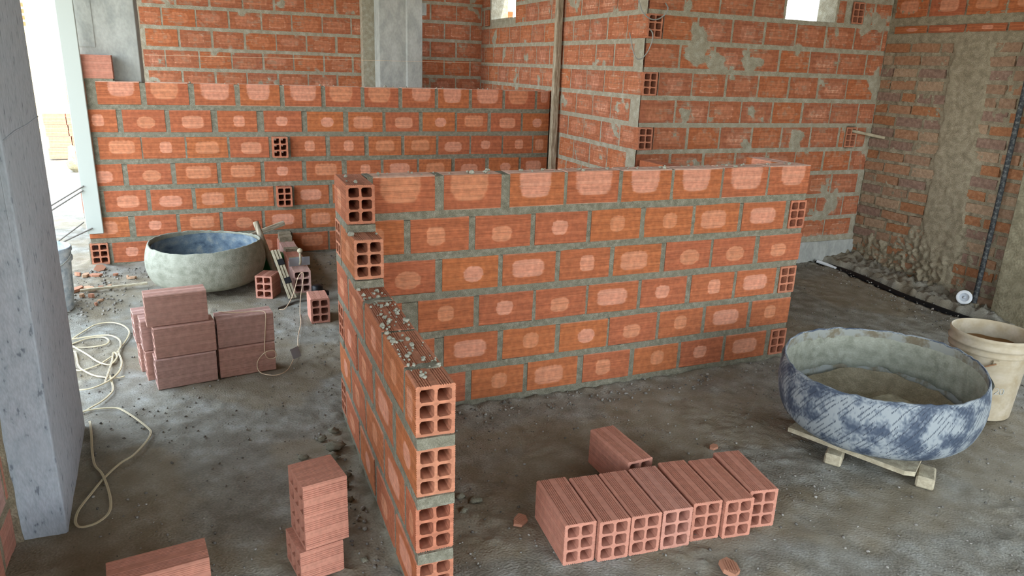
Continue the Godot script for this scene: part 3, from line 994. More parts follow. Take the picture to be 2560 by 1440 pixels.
	mb.box(Vector3(-1.3, 0.95, -0.16), Vector3(0.0, 2.55, -0.002))
	mb.box(Vector3(-4.6, -0.1, -0.16), Vector3(-3.7, 2.55, 0.0))
	mb.box(Vector3(-3.7, 2.4, -0.16), Vector3(-1.3, 2.55, 0.0))
	part("core", mb.mesh(M.oldmortar), l)

func right_wall() -> void:
	# old brick wall; own x runs to +z, face to -x
	var w := root_node("wall_right", Vector3(4.43, 0, 0), -PI / 2)
	tag(w, "crumbling wall of small old brown bricks with a mortar-filled chase and orange top course", "wall", "", "structure")
	var y := 1.625
	var k := 0
	var strip := func(yy: float) -> Vector2:
		var s := nb.get_noise_2d(yy * 90, 7.0) * 0.03
		return Vector2(-3.335 + (1.66 - yy) * 0.03 + s, -3.09 + (1.66 - yy) * 0.045 - s)
	while y > 0.08:
		var u := -3.86 + (0.0 if k % 2 == 0 else -0.1)
		var st: Vector2 = strip.call(y)
		while u < -2.60:
			var len := rng.randf_range(0.165, 0.21)
			if rng.randf() < 0.15: len *= 0.55
			var a := maxf(u, -3.845)
			var b := u + len
			u = b + rng.randf_range(0.012, 0.024)
			var bits := [[a, b]]
			if b > st.x and a < st.y:
				bits = []
				if st.x - a > 0.05: bits.append([a, minf(b, st.x)])
				if b - st.y > 0.05: bits.append([maxf(a, st.y), b])
			for q in bits:
				if q[1] - q[0] < 0.03: continue
				var o := part("brick", OB[rng.randi() % 4], w, M["oldbrick%d" % (rng.randi() % 5)])
				o.transform = Transform3D(Basis.from_euler(Vector3(rng.randf_range(-0.03, 0.03), rng.randf_range(-0.05, 0.05), rng.randf_range(-0.025, 0.025))) * Basis.from_scale(Vector3((q[1] - q[0]) / 0.2, rng.randf_range(0.95, 1.08), 1)), Vector3((q[0] + q[1]) / 2, y - 0.028, rng.randf_range(-0.004, 0.007)))
		y -= 0.0795
		k += 1
	var dep := func(u: float, yy: float) -> float:
		var d := -0.007 + nb.get_noise_2d(u * 260, yy * 260) * 0.012 + nc.get_noise_2d(u * 700, yy * 700) * 0.008
		var st: Vector2 = strip.call(yy)
		if yy < 1.655 and u > st.x and u < st.y:
			d = 0.006 + nc.get_noise_2d(u * 120, yy * 120) * 0.008 + nb.get_noise_2d(u * 400, yy * 400) * 0.003
		if yy > 1.63 and yy < 1.69: d = 0.004 + nb.get_noise_2d(u * 200, yy * 200) * 0.005
		if yy > 1.735 and yy < 1.79: d = 0.001 + nb.get_noise_2d(u * 200, yy * 200) * 0.003
		var low := clampf((0.42 + nc.get_noise_2d(u * 40, 3.0) * 0.5 - yy) * 3.5, 0, 1)
		if u > -3.08: low *= 0.25
		return d + low * (0.014 + nc.get_noise_2d(u * 420 + 9, yy * 420) * 0.032)
	mortar_face(w, -3.86, -2.6, 0.0, 2.55, 0.0095, dep, M.rough)
	# top courses of newer brick
	for q in course(-3.80, 0.262, -3.84, -2.62):
		brick(w, Vector3((q[0] + q[1]) / 2, 1.7125, -0.045), 0, q[1] - q[0], wet[rng.randi() % 8], 0.34)
	for j in 4:
		for q in course(-3.82 + 0.13 * (j % 2), 0.258, -3.82, -2.62):
			brick(w, Vector3((q[0] + q[1]) / 2, 1.858 + j * 0.165, -0.05), 0.0 if rng.randf() < 0.5 else PI, q[1] - q[0], wet[8 + rng.randi() % 6])
	var mb := MB.new()
	mb.box(Vector3(-3.95, -0.05, -0.2), Vector3(-2.5, 2.55, -0.09))
	part("core", mb.mesh(M.rough), w)

func columns() -> void:
	# near column beside the left wall
	var c := root_node("concrete_column", Vector3(0, 0, 0))
	tag(c, "large pitted grey concrete column beside the tangled cord", "column", "", "structure")
	var mb := MB.new()
	column_skin(mb, [Vector2(-0.74, -2.245), Vector2(-0.456, -2.243), Vector2(-0.486, -2.952), Vector2(-0.75, -2.95)], -0.05, 2.55)
	part("shaft", mb.mesh(M.pitted), c)
	mb = MB.new()
	tube(mb, PackedVector3Array([Vector3(-0.4565, 1.165, -2.25), Vector3(-0.464, 1.172, -2.45), Vector3(-0.475, 1.17, -2.7), Vector3(-0.485, 1.176, -2.94)]), 0.003, 6)
	tube(mb, PackedVector3Array([Vector3(-0.47, 0.7, -2.2435), Vector3(-0.472, 1.2, -2.2435), Vector3(-0.468, 1.8, -2.2435)]), 0.002, 6)
	part("formwork_seam", mb.mesh(M.pitted), c)
	mb = MB.new()
	noisy_box(mb, Vector3(-0.60, -0.02, -2.28), Vector3(-0.57, 1.3, -2.235), 0.015, 0.008, 40.0)
	part("mortar_seam", mb.mesh(M.rough), c)
	# column behind the doorway end of the low rear wall
	c = root_node("concrete_column", Vector3(-0.43, 0, -5.43))
	tag(c, "pale concrete column with formwork seams above the end of the low rear wall", "column", "", "structure")
	mb = MB.new()
	column_skin(mb, [Vector2(-0.175, 0.165), Vector2(0.152, 0.165), Vector2(0.152, -0.18), Vector2(-0.175, -0.18)], 0.0, 2.55)
	part("shaft", mb.mesh(M.concrete), c)
	mb = MB.new()
	mb.box(Vector3(-0.088, 1.42, 0.16), Vector3(-0.082, 2.5, 0.1675))
	mb.box(Vector3(-0.175, 1.415, 0.16), Vector3(-0.082, 1.42, 0.167))
	mb.box(Vector3(-0.085, 1.523, 0.16), Vector3(0.1, 1.5255, 0.1665))
	part("formwork_seam", mb.mesh(M.concrete), c)
	# column standing against the tall rear wall
	c = root_node("concrete_column", Vector3(1.72, 0, -6.70))
	tag(c, "grey concrete column standing proud of the tall rear brick wall", "column", "", "structure")
	mb = MB.new()
	column_skin(mb, [Vector2(-0.185, 0.12), Vector2(0.055, 0.125), Vector2(0.06, 0.14), Vector2(0.2, 0.14), Vector2(0.2, -0.16), Vector2(-0.185, -0.16)], 0.0, 2.55)
	part("shaft", mb.mesh(M.concrete), c)
	mb = MB.new()
	noisy_box(mb, Vector3(-0.29, 0.0, -0.16), Vector3(-0.18, 2.55, -0.05), 0.03, 0.006, 20.0)
	part("mortar_fillet", mb.mesh(M.oldmortar), c)
	mb = MB.new()
	noisy_box(mb, Vector3(0.19, 1.80, -0.12), Vector3(0.27, 1.9, 0.02), 0.015, 0.008, 40.0)
	part("concrete_lump", mb.mesh(M.concrete), c)
	# column at the open end of the old wall
	c = root_node("concrete_column", Vector3(4.52, 0, -2.52))
	tag(c, "plastered concrete column at the end of the old brown brick wall", "column", "", "structure")
	mb = MB.new()
	column_skin(mb, [Vector2(-0.13, 0.2), Vector2(0.2, 0.2), Vector2(0.2, -0.2), Vector2(-0.13, -0.2)], -0.05, 2.55)
	part("shaft", mb.mesh(M.plaster), c)

# column shaft with slightly uneven faces and a softened arris
func column_skin(mb: MB, pts: Array, y0: float, y1: float) -> void:
	var m := pts.size()
	var ring := []
	for i in m:
		var a: Vector2 = pts[i]; var b: Vector2 = pts[(i + 1) % m]
		var l := a.distance_to(b)
		var e := minf(0.006, l * 0.2)
		ring.append(a.lerp(b, e / l))
		var nseg := maxi(1, int(l / 0.05))
		for s in range(1, nseg): ring.append(a.lerp(b, float(s) / nseg))
		ring.append(b.lerp(a, e / l))
	ring.append(ring[0])
	var ny := int((y1 - y0) / 0.04) + 1
	var p := PackedVector3Array()
	for i in ny:
		for q in ring:
			var v := Vector3(q.x, y0 + (y1 - y0) * i / (ny - 1), q.y)
			v += Vector3(nb.get_noise_3d(v.x * 40, v.y * 25, v.z * 40), 0, nb.get_noise_3d(v.z * 40, v.x * 40 + 9, v.y * 25)) * 0.0022
			p.append(v)
	# outline runs counter-clockwise seen from above
	var q := PackedVector3Array()
	for i in ny:
		for j in ring.size(): q.append(p[(ny - 1 - i) * ring.size() + j])
	mb.grid(q, ny, ring.size(), true)

# ---------------------------------------------------------------- loose bricks
func loose(at: Vector3, turn: float, len: float, label: String, group: String, lying := false, called := "hollow_brick", mat := -1) -> MeshInstance3D:
	var o := MeshInstance3D.new()
	o.mesh = BM[rng.randi() % 3]
	o.material_override = dry[rng.randi() % 5] if mat < 0 else dry[mat]
	o.name = numbered(called)
	add_child(o)
	var b := Basis(Vector3.UP, turn)
	if lying: b = b * Basis(Vector3.RIGHT, PI / 2)
	o.transform = Transform3D(b * Basis.from_scale(Vector3(len / BL, 1, 1)), at + Vector3(0, (BW if lying else BH) / 2, 0))
	tag(o, label, "brick", group)
	return o

func loose_bricks() -> void:
	# row on the open floor: front end middle (x, z), turn
	var row := [[0.931, -1.570, 5.2], [1.034, -1.549, 5.5], [1.137, -1.540, 5.7], [1.242, -1.531, 6.4], [1.352, -1.531, 7.4], [1.456, -1.508, 7.8], [1.564, -1.523, 10.0]]
	var ord := ["end brick of the floor row, beside the small ribbed shard", "second brick of the floor row counted from the ribbed shard", "third brick of the floor row counted from the ribbed shard", "fourth brick of the floor row, the middle one of seven", "fifth brick of the floor row counted from the ribbed shard", "sixth brick of the floor row counted from the ribbed shard", "last brick of the floor row, set back nearest the tyre tub"]
	for i in 7:
		var q: Array = row[i]
		var a := deg_to_rad(q[2])
		var d := Vector3(sin(a), 0, -cos(a))
		loose(Vector3(q[0], 0.002, q[1]) + d * 0.121, PI / 2 - a, 0.243, "pinkish hollow brick, " + ord[i], "hollow bricks in a row on the floor", false, "hollow_brick", [0, 3, 3, 1, 2, 2, 0][i])
	loose(Vector3(1.286, 0.002, -1.938), PI / 2 + 0.03, 0.246, "single hollow brick lying behind the floor row, before the middle wall", "hollow bricks in a row on the floor", false, "hollow_brick", 4)
	# three half bricks lying flat on each other
	var hs := ["top half brick of the three-high pile beside the return wall", "middle half brick of the three-high pile beside the return wall", "bottom half brick of the three-high pile, its holes shifted outwards"]
	for i in 3:
		var c: Vector3 = [Vector3(0.232, 0.204, -1.836), Vector3(0.232, 0.103, -1.838), Vector3(0.215, 0.002, -1.834)][i]
		loose(c, 0.17, 0.122, hs[i], "half bricks piled three high", true, "half_brick", 0)
	# brick at the near edge
	loose(Vector3(-0.182, 0.002, -1.81), 0.107, 0.236, "lone pinkish hollow brick with ribbed top near the column and cord", "", false, "hollow_brick", 0)
	# stack by the tub: front left corner at the foot, turn, level
	var g := "hollow bricks stacked before the pale tub"
	var st := [
		[-0.235, -3.178, 8.5, 0, "bottom front brick of the three-high column in the stack"],
		[-0.230, -3.186, 8.0, 1, "middle front brick of the three-high column, with white scratches"],
		[-0.252, -3.200, 7.0, 2, "topmost brick of the stack before the pale tub"],
		[0.014, -3.224, 6.5, 0, "lower brick of the stack under the thin cord"],
		[0.016, -3.236, 6.0, 1, "upper brick of the stack with the thin cord across its top"],
		[-0.278, -3.290, 9.0, 0, "lower brick in the second row of the stack, behind the column"],
		[-0.284, -3.296, 9.0, 1, "upper brick in the second row of the stack, behind the column"],
		[-0.308, -3.402, 10.0, 0, "lower brick in the hindmost row of the stack"],
		[-0.318, -3.408, 10.0, 1, "upper brick in the hindmost row of the stack"]]
	for q in st:
		var a: float = deg_to_rad(q[2])
		var b := Basis(Vector3.UP, a)
		loose(Vector3(q[0], 0.020 + q[3] * (BH + 0.0015), q[1]) + b * Vector3(BL / 2, 0, -BW / 2), a, BL, "pinkish hollow " + q[4], g, false, "hollow_brick", 5 + (q[3] + int(absf(q[0]) * 100)) % 3)
	# two short bricks on the floor
	loose(Vector3(0.318, 0.052, -4.295), PI / 2 - 0.49, 0.12, "half brick with open holes turned aslant beside the pale tub", "", false, "half_brick", 1)
	loose(Vector3(0.537, 0.038, -3.845), PI / 2 - 0.01, 0.15, "short brick with open holes standing alone between cord and middle wall", "", false, "half_brick", 1)
	# bricks outside
	var n := 0
	for k in 4:
		for j in 2:
			var o := loose(Vector3(-1.56 + j * 0.25 + (k % 2) * 0.02 - (0.03 if k > 2 else 0.0), 0.095 + k * (BH + 0.001), -10.6), 0.0, BL, ["lowest", "second", "third", "topmost"][k] + " brick of the small sunlit stack outside, " + ["its open side", "the side towards the white board"][j], "bricks stacked outside the doorway")
			n += 1

# ---------------------------------------------------------------- tubs and buckets
func tyre_texture() -> StandardMaterial3D:
	var W := 1536
	var H := 192
	var a := nbytes(131, 0.012, W, H, FastNoiseLite.TYPE_SIMPLEX_SMOOTH, 5)
	var b := nbytes(137, 0.09, W, H, FastNoiseLite.TYPE_SIMPLEX_SMOOTH, 3)
	var data := PackedByteArray()
	data.resize(W * H * 3)
	for y in H:
		var fv := float(y) / H
		for x in W:
			var i := y * W + x
			var i3 := ((y * 3) % H) * W + x
			var n1 := float(a[i3]) / 255.0
			var n2 := float(b[i3]) / 255.0
			var dust := clampf((n1 - 0.25) * 2.6 + (n2 - 0.5) * 1.1, 0, 1)
			var c := Color(0.235, 0.275, 0.335).lerp(Color(0.55, 0.575, 0.58), dust)
			if fv < 0.58:
				# cord cuts running aslant round the casing
				var ph := float(x) * 0.155 + float(y) * 0.40
				var line := absf(fposmod(ph, 2.0) - 1.0)
				var gate := float(a[((int(ph / 2.0) * 37) % H) * W + (x * 2) % W]) / 255.0
				if line < 0.17 and gate > 0.47 and fv > 0.06: c = c.lerp(Color(0.12, 0.15, 0.20), 0.8)
			else:
				c = Color(0.55, 0.56, 0.53).lerp(Color(0.43, 0.39, 0.31), clampf((n1 - 0.4) * 2.5 + (n2 - 0.5), 0, 1))
			data[i * 3] = int(c.r * 255); data[i * 3 + 1] = int(c.g * 255); data[i * 3 + 2] = int(c.b * 255)
	var m := StandardMaterial3D.new()
	m.albedo_texture = ImageTexture.create_from_image(Image.create_from_data(W, H, false, Image.FORMAT_RGB8, data))
	m.roughness = 0.75
	return m

func tubs_and_buckets() -> void:
	# tyre tub in front, on a board carried by blocks
	var t := root_node("mortar_tub", Vector3(2.40, 0.087, -1.835))
	t.transform.basis = Basis(Vector3(0.998, 0.06, 0), Vector3(-0.06, 0.998, 0.024), Vector3(0, -0.024, 1)).orthonormalized()
	tag(t, "dusty blue tyre turned inside out as a mortar tub, scored with slanting cuts", "tub")
	var mb := MB.new()
	var pr := fine([Vector2(0.0, 0.0), Vector2(0.2, 0.0), Vector2(0.27, 0.001), Vector2(0.312, 0.012), Vector2(0.343, 0.04), Vector2(0.362, 0.09), Vector2(0.370, 0.145), Vector2(0.367, 0.205), Vector2(0.359, 0.25), Vector2(0.355, 0.258), Vector2(0.349, 0.252), Vector2(0.354, 0.205), Vector2(0.356, 0.15), Vector2(0.348, 0.1), Vector2(0.325, 0.05), Vector2(0.28, 0.022), Vector2(0.15, 0.014), Vector2(0.0, 0.014)], 4)
	lathe(mb, pr, 120, func(q: Vector3, a: float, i: int) -> Vector3:
		var k := 1.0 + 0.012 * sin(a * 2 + 0.7) + 0.004 * sin(a * 5)
		var up := 0.0
		if q.y > 0.21: up = 0.006 * sin(a * 3 + 1.0) + nb.get_noise_2d(cos(a) * 120, sin(a) * 120) * 0.006
		return Vector3(q.x * k, q.y + up, q.z * k))
	part("casing", mb.mesh(tyre_texture()), t)
	mb = MB.new()
	# dried mortar clinging inside under the rim
	var p := PackedVector3Array()
	var nr := 9; var ns := 70
	for i in nr:
		for j in ns + 1:
			var a := lerpf(-2.4, 0.9, float(j) / ns)
			var fr := float(i) / (nr - 1)
			var hgt := lerpf(0.238, 0.07, fr)
			var rr := lerpf(0.351, 0.328, fr * fr) - 0.010 * sin(fr * PI) * (0.4 + nb.get_noise_2d(a * 200, fr * 60)) * 1.2 + (0.02 if (i == 0 or i == nr - 1 or j == 0 or j == ns) else 0.0)
			p.append(Vector3(cos(a) * rr, hgt + nb.get_noise_2d(a * 100, 9.0) * 0.02 * fr, sin(a) * rr))
	mb.grid(p, nr, ns + 1)
	part("mortar_crust", mb.mesh(M.tub), t)
	# heap and lump of mortar inside
	mb = MB.new()
	p = PackedVector3Array()
	for i in 15:
		for j in 41:
			var a := TAU * (j % 40) / 40.0
			var rr := 0.29 * i / 14.0
			var q := Vector2(cos(a), sin(a)) * rr
			var hgt := 0.028 + 0.02 * nc.get_noise_2d(q.x * 120 + 5, q.y * 120) + 0.035 * exp(-((q - Vector2(-0.16, -0.12)).length_squared()) / 0.012) * (1.0 + nb.get_noise_2d(q.x * 400, q.y * 400)) + 0.045 * pow(float(i) / 14.0, 3)
			p.append(Vector3(2.40 + q.x, 0.098 + hgt + q.x * 0.06 - q.y * 0.024, -1.835 + q.y))
	var pr2 := PackedVector3Array()
	for i in 15:
		for j in 41: pr2.append(p[i * 41 + (40 - j)])
	mb.grid(pr2, 15, 41, true)
	var heap := part("mortar_heap", mb.mesh(M.rough), self)
	tag(heap, "damp brown mortar spread in the bottom of the blue tyre tub", "mortar")
	mb = MB.new()
	noisy_box(mb, Vector3(2.27, 0.155, -1.80), Vector3(2.42, 0.215, -1.69), 0.02, 0.022, 14.0)
	var lump := part("mortar_lump", mb.mesh(M.plaster), self)
	tag(lump, "pale hardened lump of mortar lying inside the blue tyre tub", "mortar")
	# board and blocks
	var b := root_node("tub_board", Vector3(2.47, 0.048, -1.85), 0.0)
	tag(b, "pale plywood board under the blue tyre tub", "board")
	mb = MB.new()
	prism(mb, [Vector2(-0.41, -0.085), Vector2(-0.25, 0.315), Vector2(-0.22, 0.335), Vector2(0.23, 0.08), Vector2(0.14, -0.30)], 0.0, 0.018)
	part("sheet", mb.mesh(M.palewood), b)
	for q in [[2.125, -1.755, 0.6, 0.09, "small pale timber block under the board near the floor bricks"], [2.325, -1.525, 0.62, 0.11, "larger pale timber block under the front corner of the board"], [2.66, -1.9, 0.5, 0.11, "timber block under the far side of the board"]]:
		var k := MeshInstance3D.new()
		mb = MB.new()
		bevel_box(mb, Vector3(-0.03, 0, -q[3] * 0.5), Vector3(0.03, 0.044, q[3] * 0.5), 0.006)
		k.mesh = mb.mesh(M.palewood)
		k.name = numbered("timber_block")
		add_child(k)
		k.position = Vector3(q[0], 0.003, q[1]); k.rotation.y = q[2] + PI / 2
		tag(k, q[4], "block")

	# pale round tub further back
	t = root_node("mortar_tub", Vector3(0.001, fh(0, -4.56) + 0.028, -4.56))
	tag(t, "cement-coated pale grey round tub made from a tyre, behind the brick stack", "tub")
	mb = MB.new()
	pr = fine([Vector2(0.0, 0.0), Vector2(0.16, 0.0), Vector2(0.245, 0.008), Vector2(0.297, 0.042), Vector2(0.323, 0.105), Vector2(0.329, 0.155), Vector2(0.322, 0.21), Vector2(0.309, 0.248), Vector2(0.303, 0.255), Vector2(0.297, 0.248), Vector2(0.308, 0.21), Vector2(0.312, 0.165), Vector2(0.308, 0.11), Vector2(0.28, 0.055), Vector2(0.15, 0.028), Vector2(0.0, 0.026)], 4)
	lathe(mb, pr, 90, func(q: Vector3, a: float, i: int) -> Vector3:
		var k := 1.0 + 0.014 * sin(a * 2 + 2.0) + 0.005 * sin(a * 7)
		var up := 0.0
		if q.y > 0.2: up = 0.008 * sin(a * 2 + 0.4) + nb.get_noise_2d(cos(a) * 150, sin(a) * 150) * 0.005
		q += vn(q, 60) * 0.002
		return Vector3(q.x * k, q.y + up, q.z * k))
	part("casing", mb.mesh(M.tub), t)
	mb = MB.new()
	pr = fine([Vector2(0.296, 0.235), Vector2(0.303, 0.20), Vector2(0.306, 0.16), Vector2(0.300, 0.115), Vector2(0.27, 0.066)], 4)
	lathe(mb, pr, 60, func(q: Vector3, a: float, i: int) -> Vector3: return q + vn(q, 80) * 0.003)
	part("lining", mb.mesh(mottle(151, [[0.2, Color(0.30, 0.36, 0.42)], [0.55, Color(0.44, 0.5, 0.54)], [0.85, Color(0.58, 0.6, 0.58)]], Vector3.ONE * 2.4, 0.015, 0.1, 0.2, 2.0)), t)
	mb = MB.new()
	p = PackedVector3Array()
	for i in 9:
		for j in 31:
			var a := -TAU * (j % 30) / 30.0
			var rr := 0.262 * i / 8.0
			p.append(Vector3(cos(a) * rr, fh(0, -4.56) + 0.098 + 0.014 * nc.get_noise_2d(cos(a) * rr * 200, sin(a) * rr * 200), -4.56 + sin(a) * rr))
	mb.grid(p, 9, 31, true)
	heap = part("mortar_heap", mb.mesh(M.rough), self)
	tag(heap, "dark mortar in the bottom of the pale round tub", "mortar")
	for q in [[-0.09, -4.47], [0.12, -4.62], [-0.08, -4.68]]:
		mb = MB.new()
		bevel_box(mb, Vector3(-0.06, 0, -0.025), Vector3(0.06, 0.034, 0.025), 0.004)
		var k := part("timber_wedge", mb.mesh(M.wood), self)
		k.position = Vector3(q[0], fh(0, -4.56) - 0.004, q[1])
		tag(k, "wooden wedge under the pale round tub", "wedge", "wedges under the pale tub")

	# pale plastic bucket at the right
	t = root_node("bucket", Vector3(3.105, fh(3.105, -1.89), -1.89))
	tag(t, "cream plastic bucket with ribbed collar behind the blue tyre tub", "bucket")
	mb = MB.new()
	pr = PackedVector2Array([Vector2(0, 0.004), Vector2(0.122, 0.004), Vector2(0.128, 0.0), Vector2(0.132, 0.006), Vector2(0.1335, 0.03), Vector2(0.139, 0.13), Vector2(0.146, 0.26), Vector2(0.148, 0.288), Vector2(0.156, 0.292), Vector2(0.157, 0.3), Vector2(0.150, 0.304), Vector2(0.151, 0.318), Vector2(0.161, 0.322), Vector2(0.162, 0.33), Vector2(0.154, 0.335), Vector2(0.155, 0.352), Vector2(0.160, 0.358), Vector2(0.161, 0.368), Vector2(0.158, 0.373), Vector2(0.154, 0.372), Vector2(0.1525, 0.362), Vector2(0.143, 0.2), Vector2(0.131, 0.02), Vector2(0.12, 0.009), Vector2(0.0, 0.009)])
	lathe(mb, pr, 72)
	var shell_part := part("shell", mb.mesh(M.bucket), t)
	mb = MB.new()
	lathe(mb, PackedVector2Array([Vector2(0.1435, 0.302), Vector2(0.10, 0.306), Vector2(0.05, 0.301), Vector2(0.0, 0.304)]), 40, func(q: Vector3, a: float, i: int) -> Vector3: return q + Vector3(0, nb.get_noise_2d(q.x * 200, q.z * 200) * 0.006, 0))
	var sand := part("sand", mb.mesh(plain(Color(0.50, 0.36, 0.2), 0.9)), self)
	sand.position = t.position
	tag(sand, "ochre wet sand inside the cream bucket", "sand")
	mb = MB.new()
	# lug and the handle strap hanging from it, on the side towards the tub
	var la := 2.35
	var lug := Vector3(cos(la) * 0.152, 0.275, sin(la) * 0.152)
	var tang := Vector3(-sin(la), 0, cos(la))
	var outw := Vector3(cos(la), 0, sin(la))
	bevel_box(mb, Vector3(-0.012, -0.012, -0.006), Vector3(0.012, 0.012, 0.006), 0.002)
	var lg := part("handle_lug", mb.mesh(M.bucket), shell_part)
	lg.transform = Transform3D(Basis(tang, Vector3.UP, -outw), lug)
	mb = MB.new()
	var hp := PackedVector3Array()
	for i in 13:
		var f := float(i) / 12.0
		var a := lerpf(la, la + PI, f)
		hp.append(Vector3(cos(a) * 0.163, 0.275 - 0.085 * sin(f * PI), sin(a) * 0.163))
	tube(mb, smooth_path(hp, 3), 0.0035, 8)
	part("handle", mb.mesh(plain(Color(0.6, 0.45, 0.32), 0.5)), t)
	var fnt := SystemFont.new()
	fnt.font_names = PackedStringArray(["Droid Sans"])
	var tm := TextMesh.new()
	tm.text = "20"
	tm.font = fnt
	tm.font_size = 16
	tm.pixel_size = 0.0024
	tm.depth = 0.001
	var tx := part("printed_number", tm, shell_part, plain(Color(0.66, 0.66, 0.63), 0.7))
	var ta := 2.05
	tx.transform = Transform3D(Basis(Vector3(sin(ta), 0, -cos(ta)), Vector3(-cos(ta) * 0.05, 1, -sin(ta) * 0.05).normalized(), Vector3(cos(ta), 0.05, sin(ta))).orthonormalized(), Vector3(cos(ta) * 0.1405, 0.145, sin(ta) * 0.1405))

	# plaster-splashed bucket partly behind the near column
	t = root_node("bucket", Vector3(-0.80, fh(0, -4.33), -4.36))
	tag(t, "plaster-splashed pale bucket half hidden by the near column", "bucket")
	mb = MB.new()
	pr = PackedVector2Array([Vector2(0, 0.004), Vector2(0.112, 0.0), Vector2(0.118, 0.006), Vector2(0.124, 0.09), Vector2(0.126, 0.092), Vector2(0.13, 0.2), Vector2(0.134, 0.27), Vector2(0.142, 0.274), Vector2(0.143, 0.29), Vector2(0.137, 0.295), Vector2(0.139, 0.32), Vector2(0.144, 0.326), Vector2(0.144, 0.345), Vector2(0.139, 0.35), Vector2(0.136, 0.345), Vector2(0.126, 0.16), Vector2(0.115, 0.012), Vector2(0, 0.01)])
	lathe(mb, pr, 56, func(q: Vector3, a: float, i: int) -> Vector3: return q + vn(q, 90) * 0.0025)
	part("shell", mb.mesh(mottle(157, [[0.2, Color(0.5, 0.55, 0.58)], [0.5, Color(0.68, 0.71, 0.72)], [0.85, Color(0.8, 0.81, 0.8)]], Vector3.ONE * 2.5, 0.02, 0.1, 0.15, 2.0)), t)
	mb = MB.new()
	hp = PackedVector3Array()
	for i in 13:
		var f := float(i) / 12.0
		var a := lerpf(0.2, 0.2 + PI, f)
		hp.append(Vector3(cos(a) * 0.147, 0.31 - 0.07 * sin(f * PI), sin(a) * 0.147))
	tube(mb, hp, 0.004, 7)
	part("handle", mb.mesh(M.wire), t)

# ---------------------------------------------------------------- tools, timbers, pipes
func rod(called: String, a: Vector3, b: Vector3, r: float, mat: Material, label: String, category: String, group := "", sides := 8, wob := 0.0) -> MeshInstance3D:
	var mb := MB.new()
	var pts := PackedVector3Array()
	for i in 9:
		var q := a.lerp(b, i / 8.0) - a
		pts.append(q + vn(q + a, 14.0) * wob)
	tube(mb, pts, r, sides)
	var o := part(called, mb.mesh(mat), self)
	o.position = a
	tag(o, label, category, group)
	return o

func slat(parent: Node, called: String, a: Vector3, b: Vector3, w: float, t: float, mat: Material, side := Vector3.UP) -> MeshInstance3D:
	var mb := MB.new()
	var l := a.distance_to(b)
	bevel_box(mb, Vector3(-w / 2, 0, -t / 2), Vector3(w / 2, l, t / 2), minf(w, t) * 0.12)
	var o := part(called, mb.mesh(mat), parent)
	var y := (b - a).normalized()
	var x := side.cross(y)
	if x.length() < 0.05: x = Vector3.RIGHT
	x = x.normalized()
	o.transform = Transform3D(Basis(x, y, x.cross(y)), a)
	return o

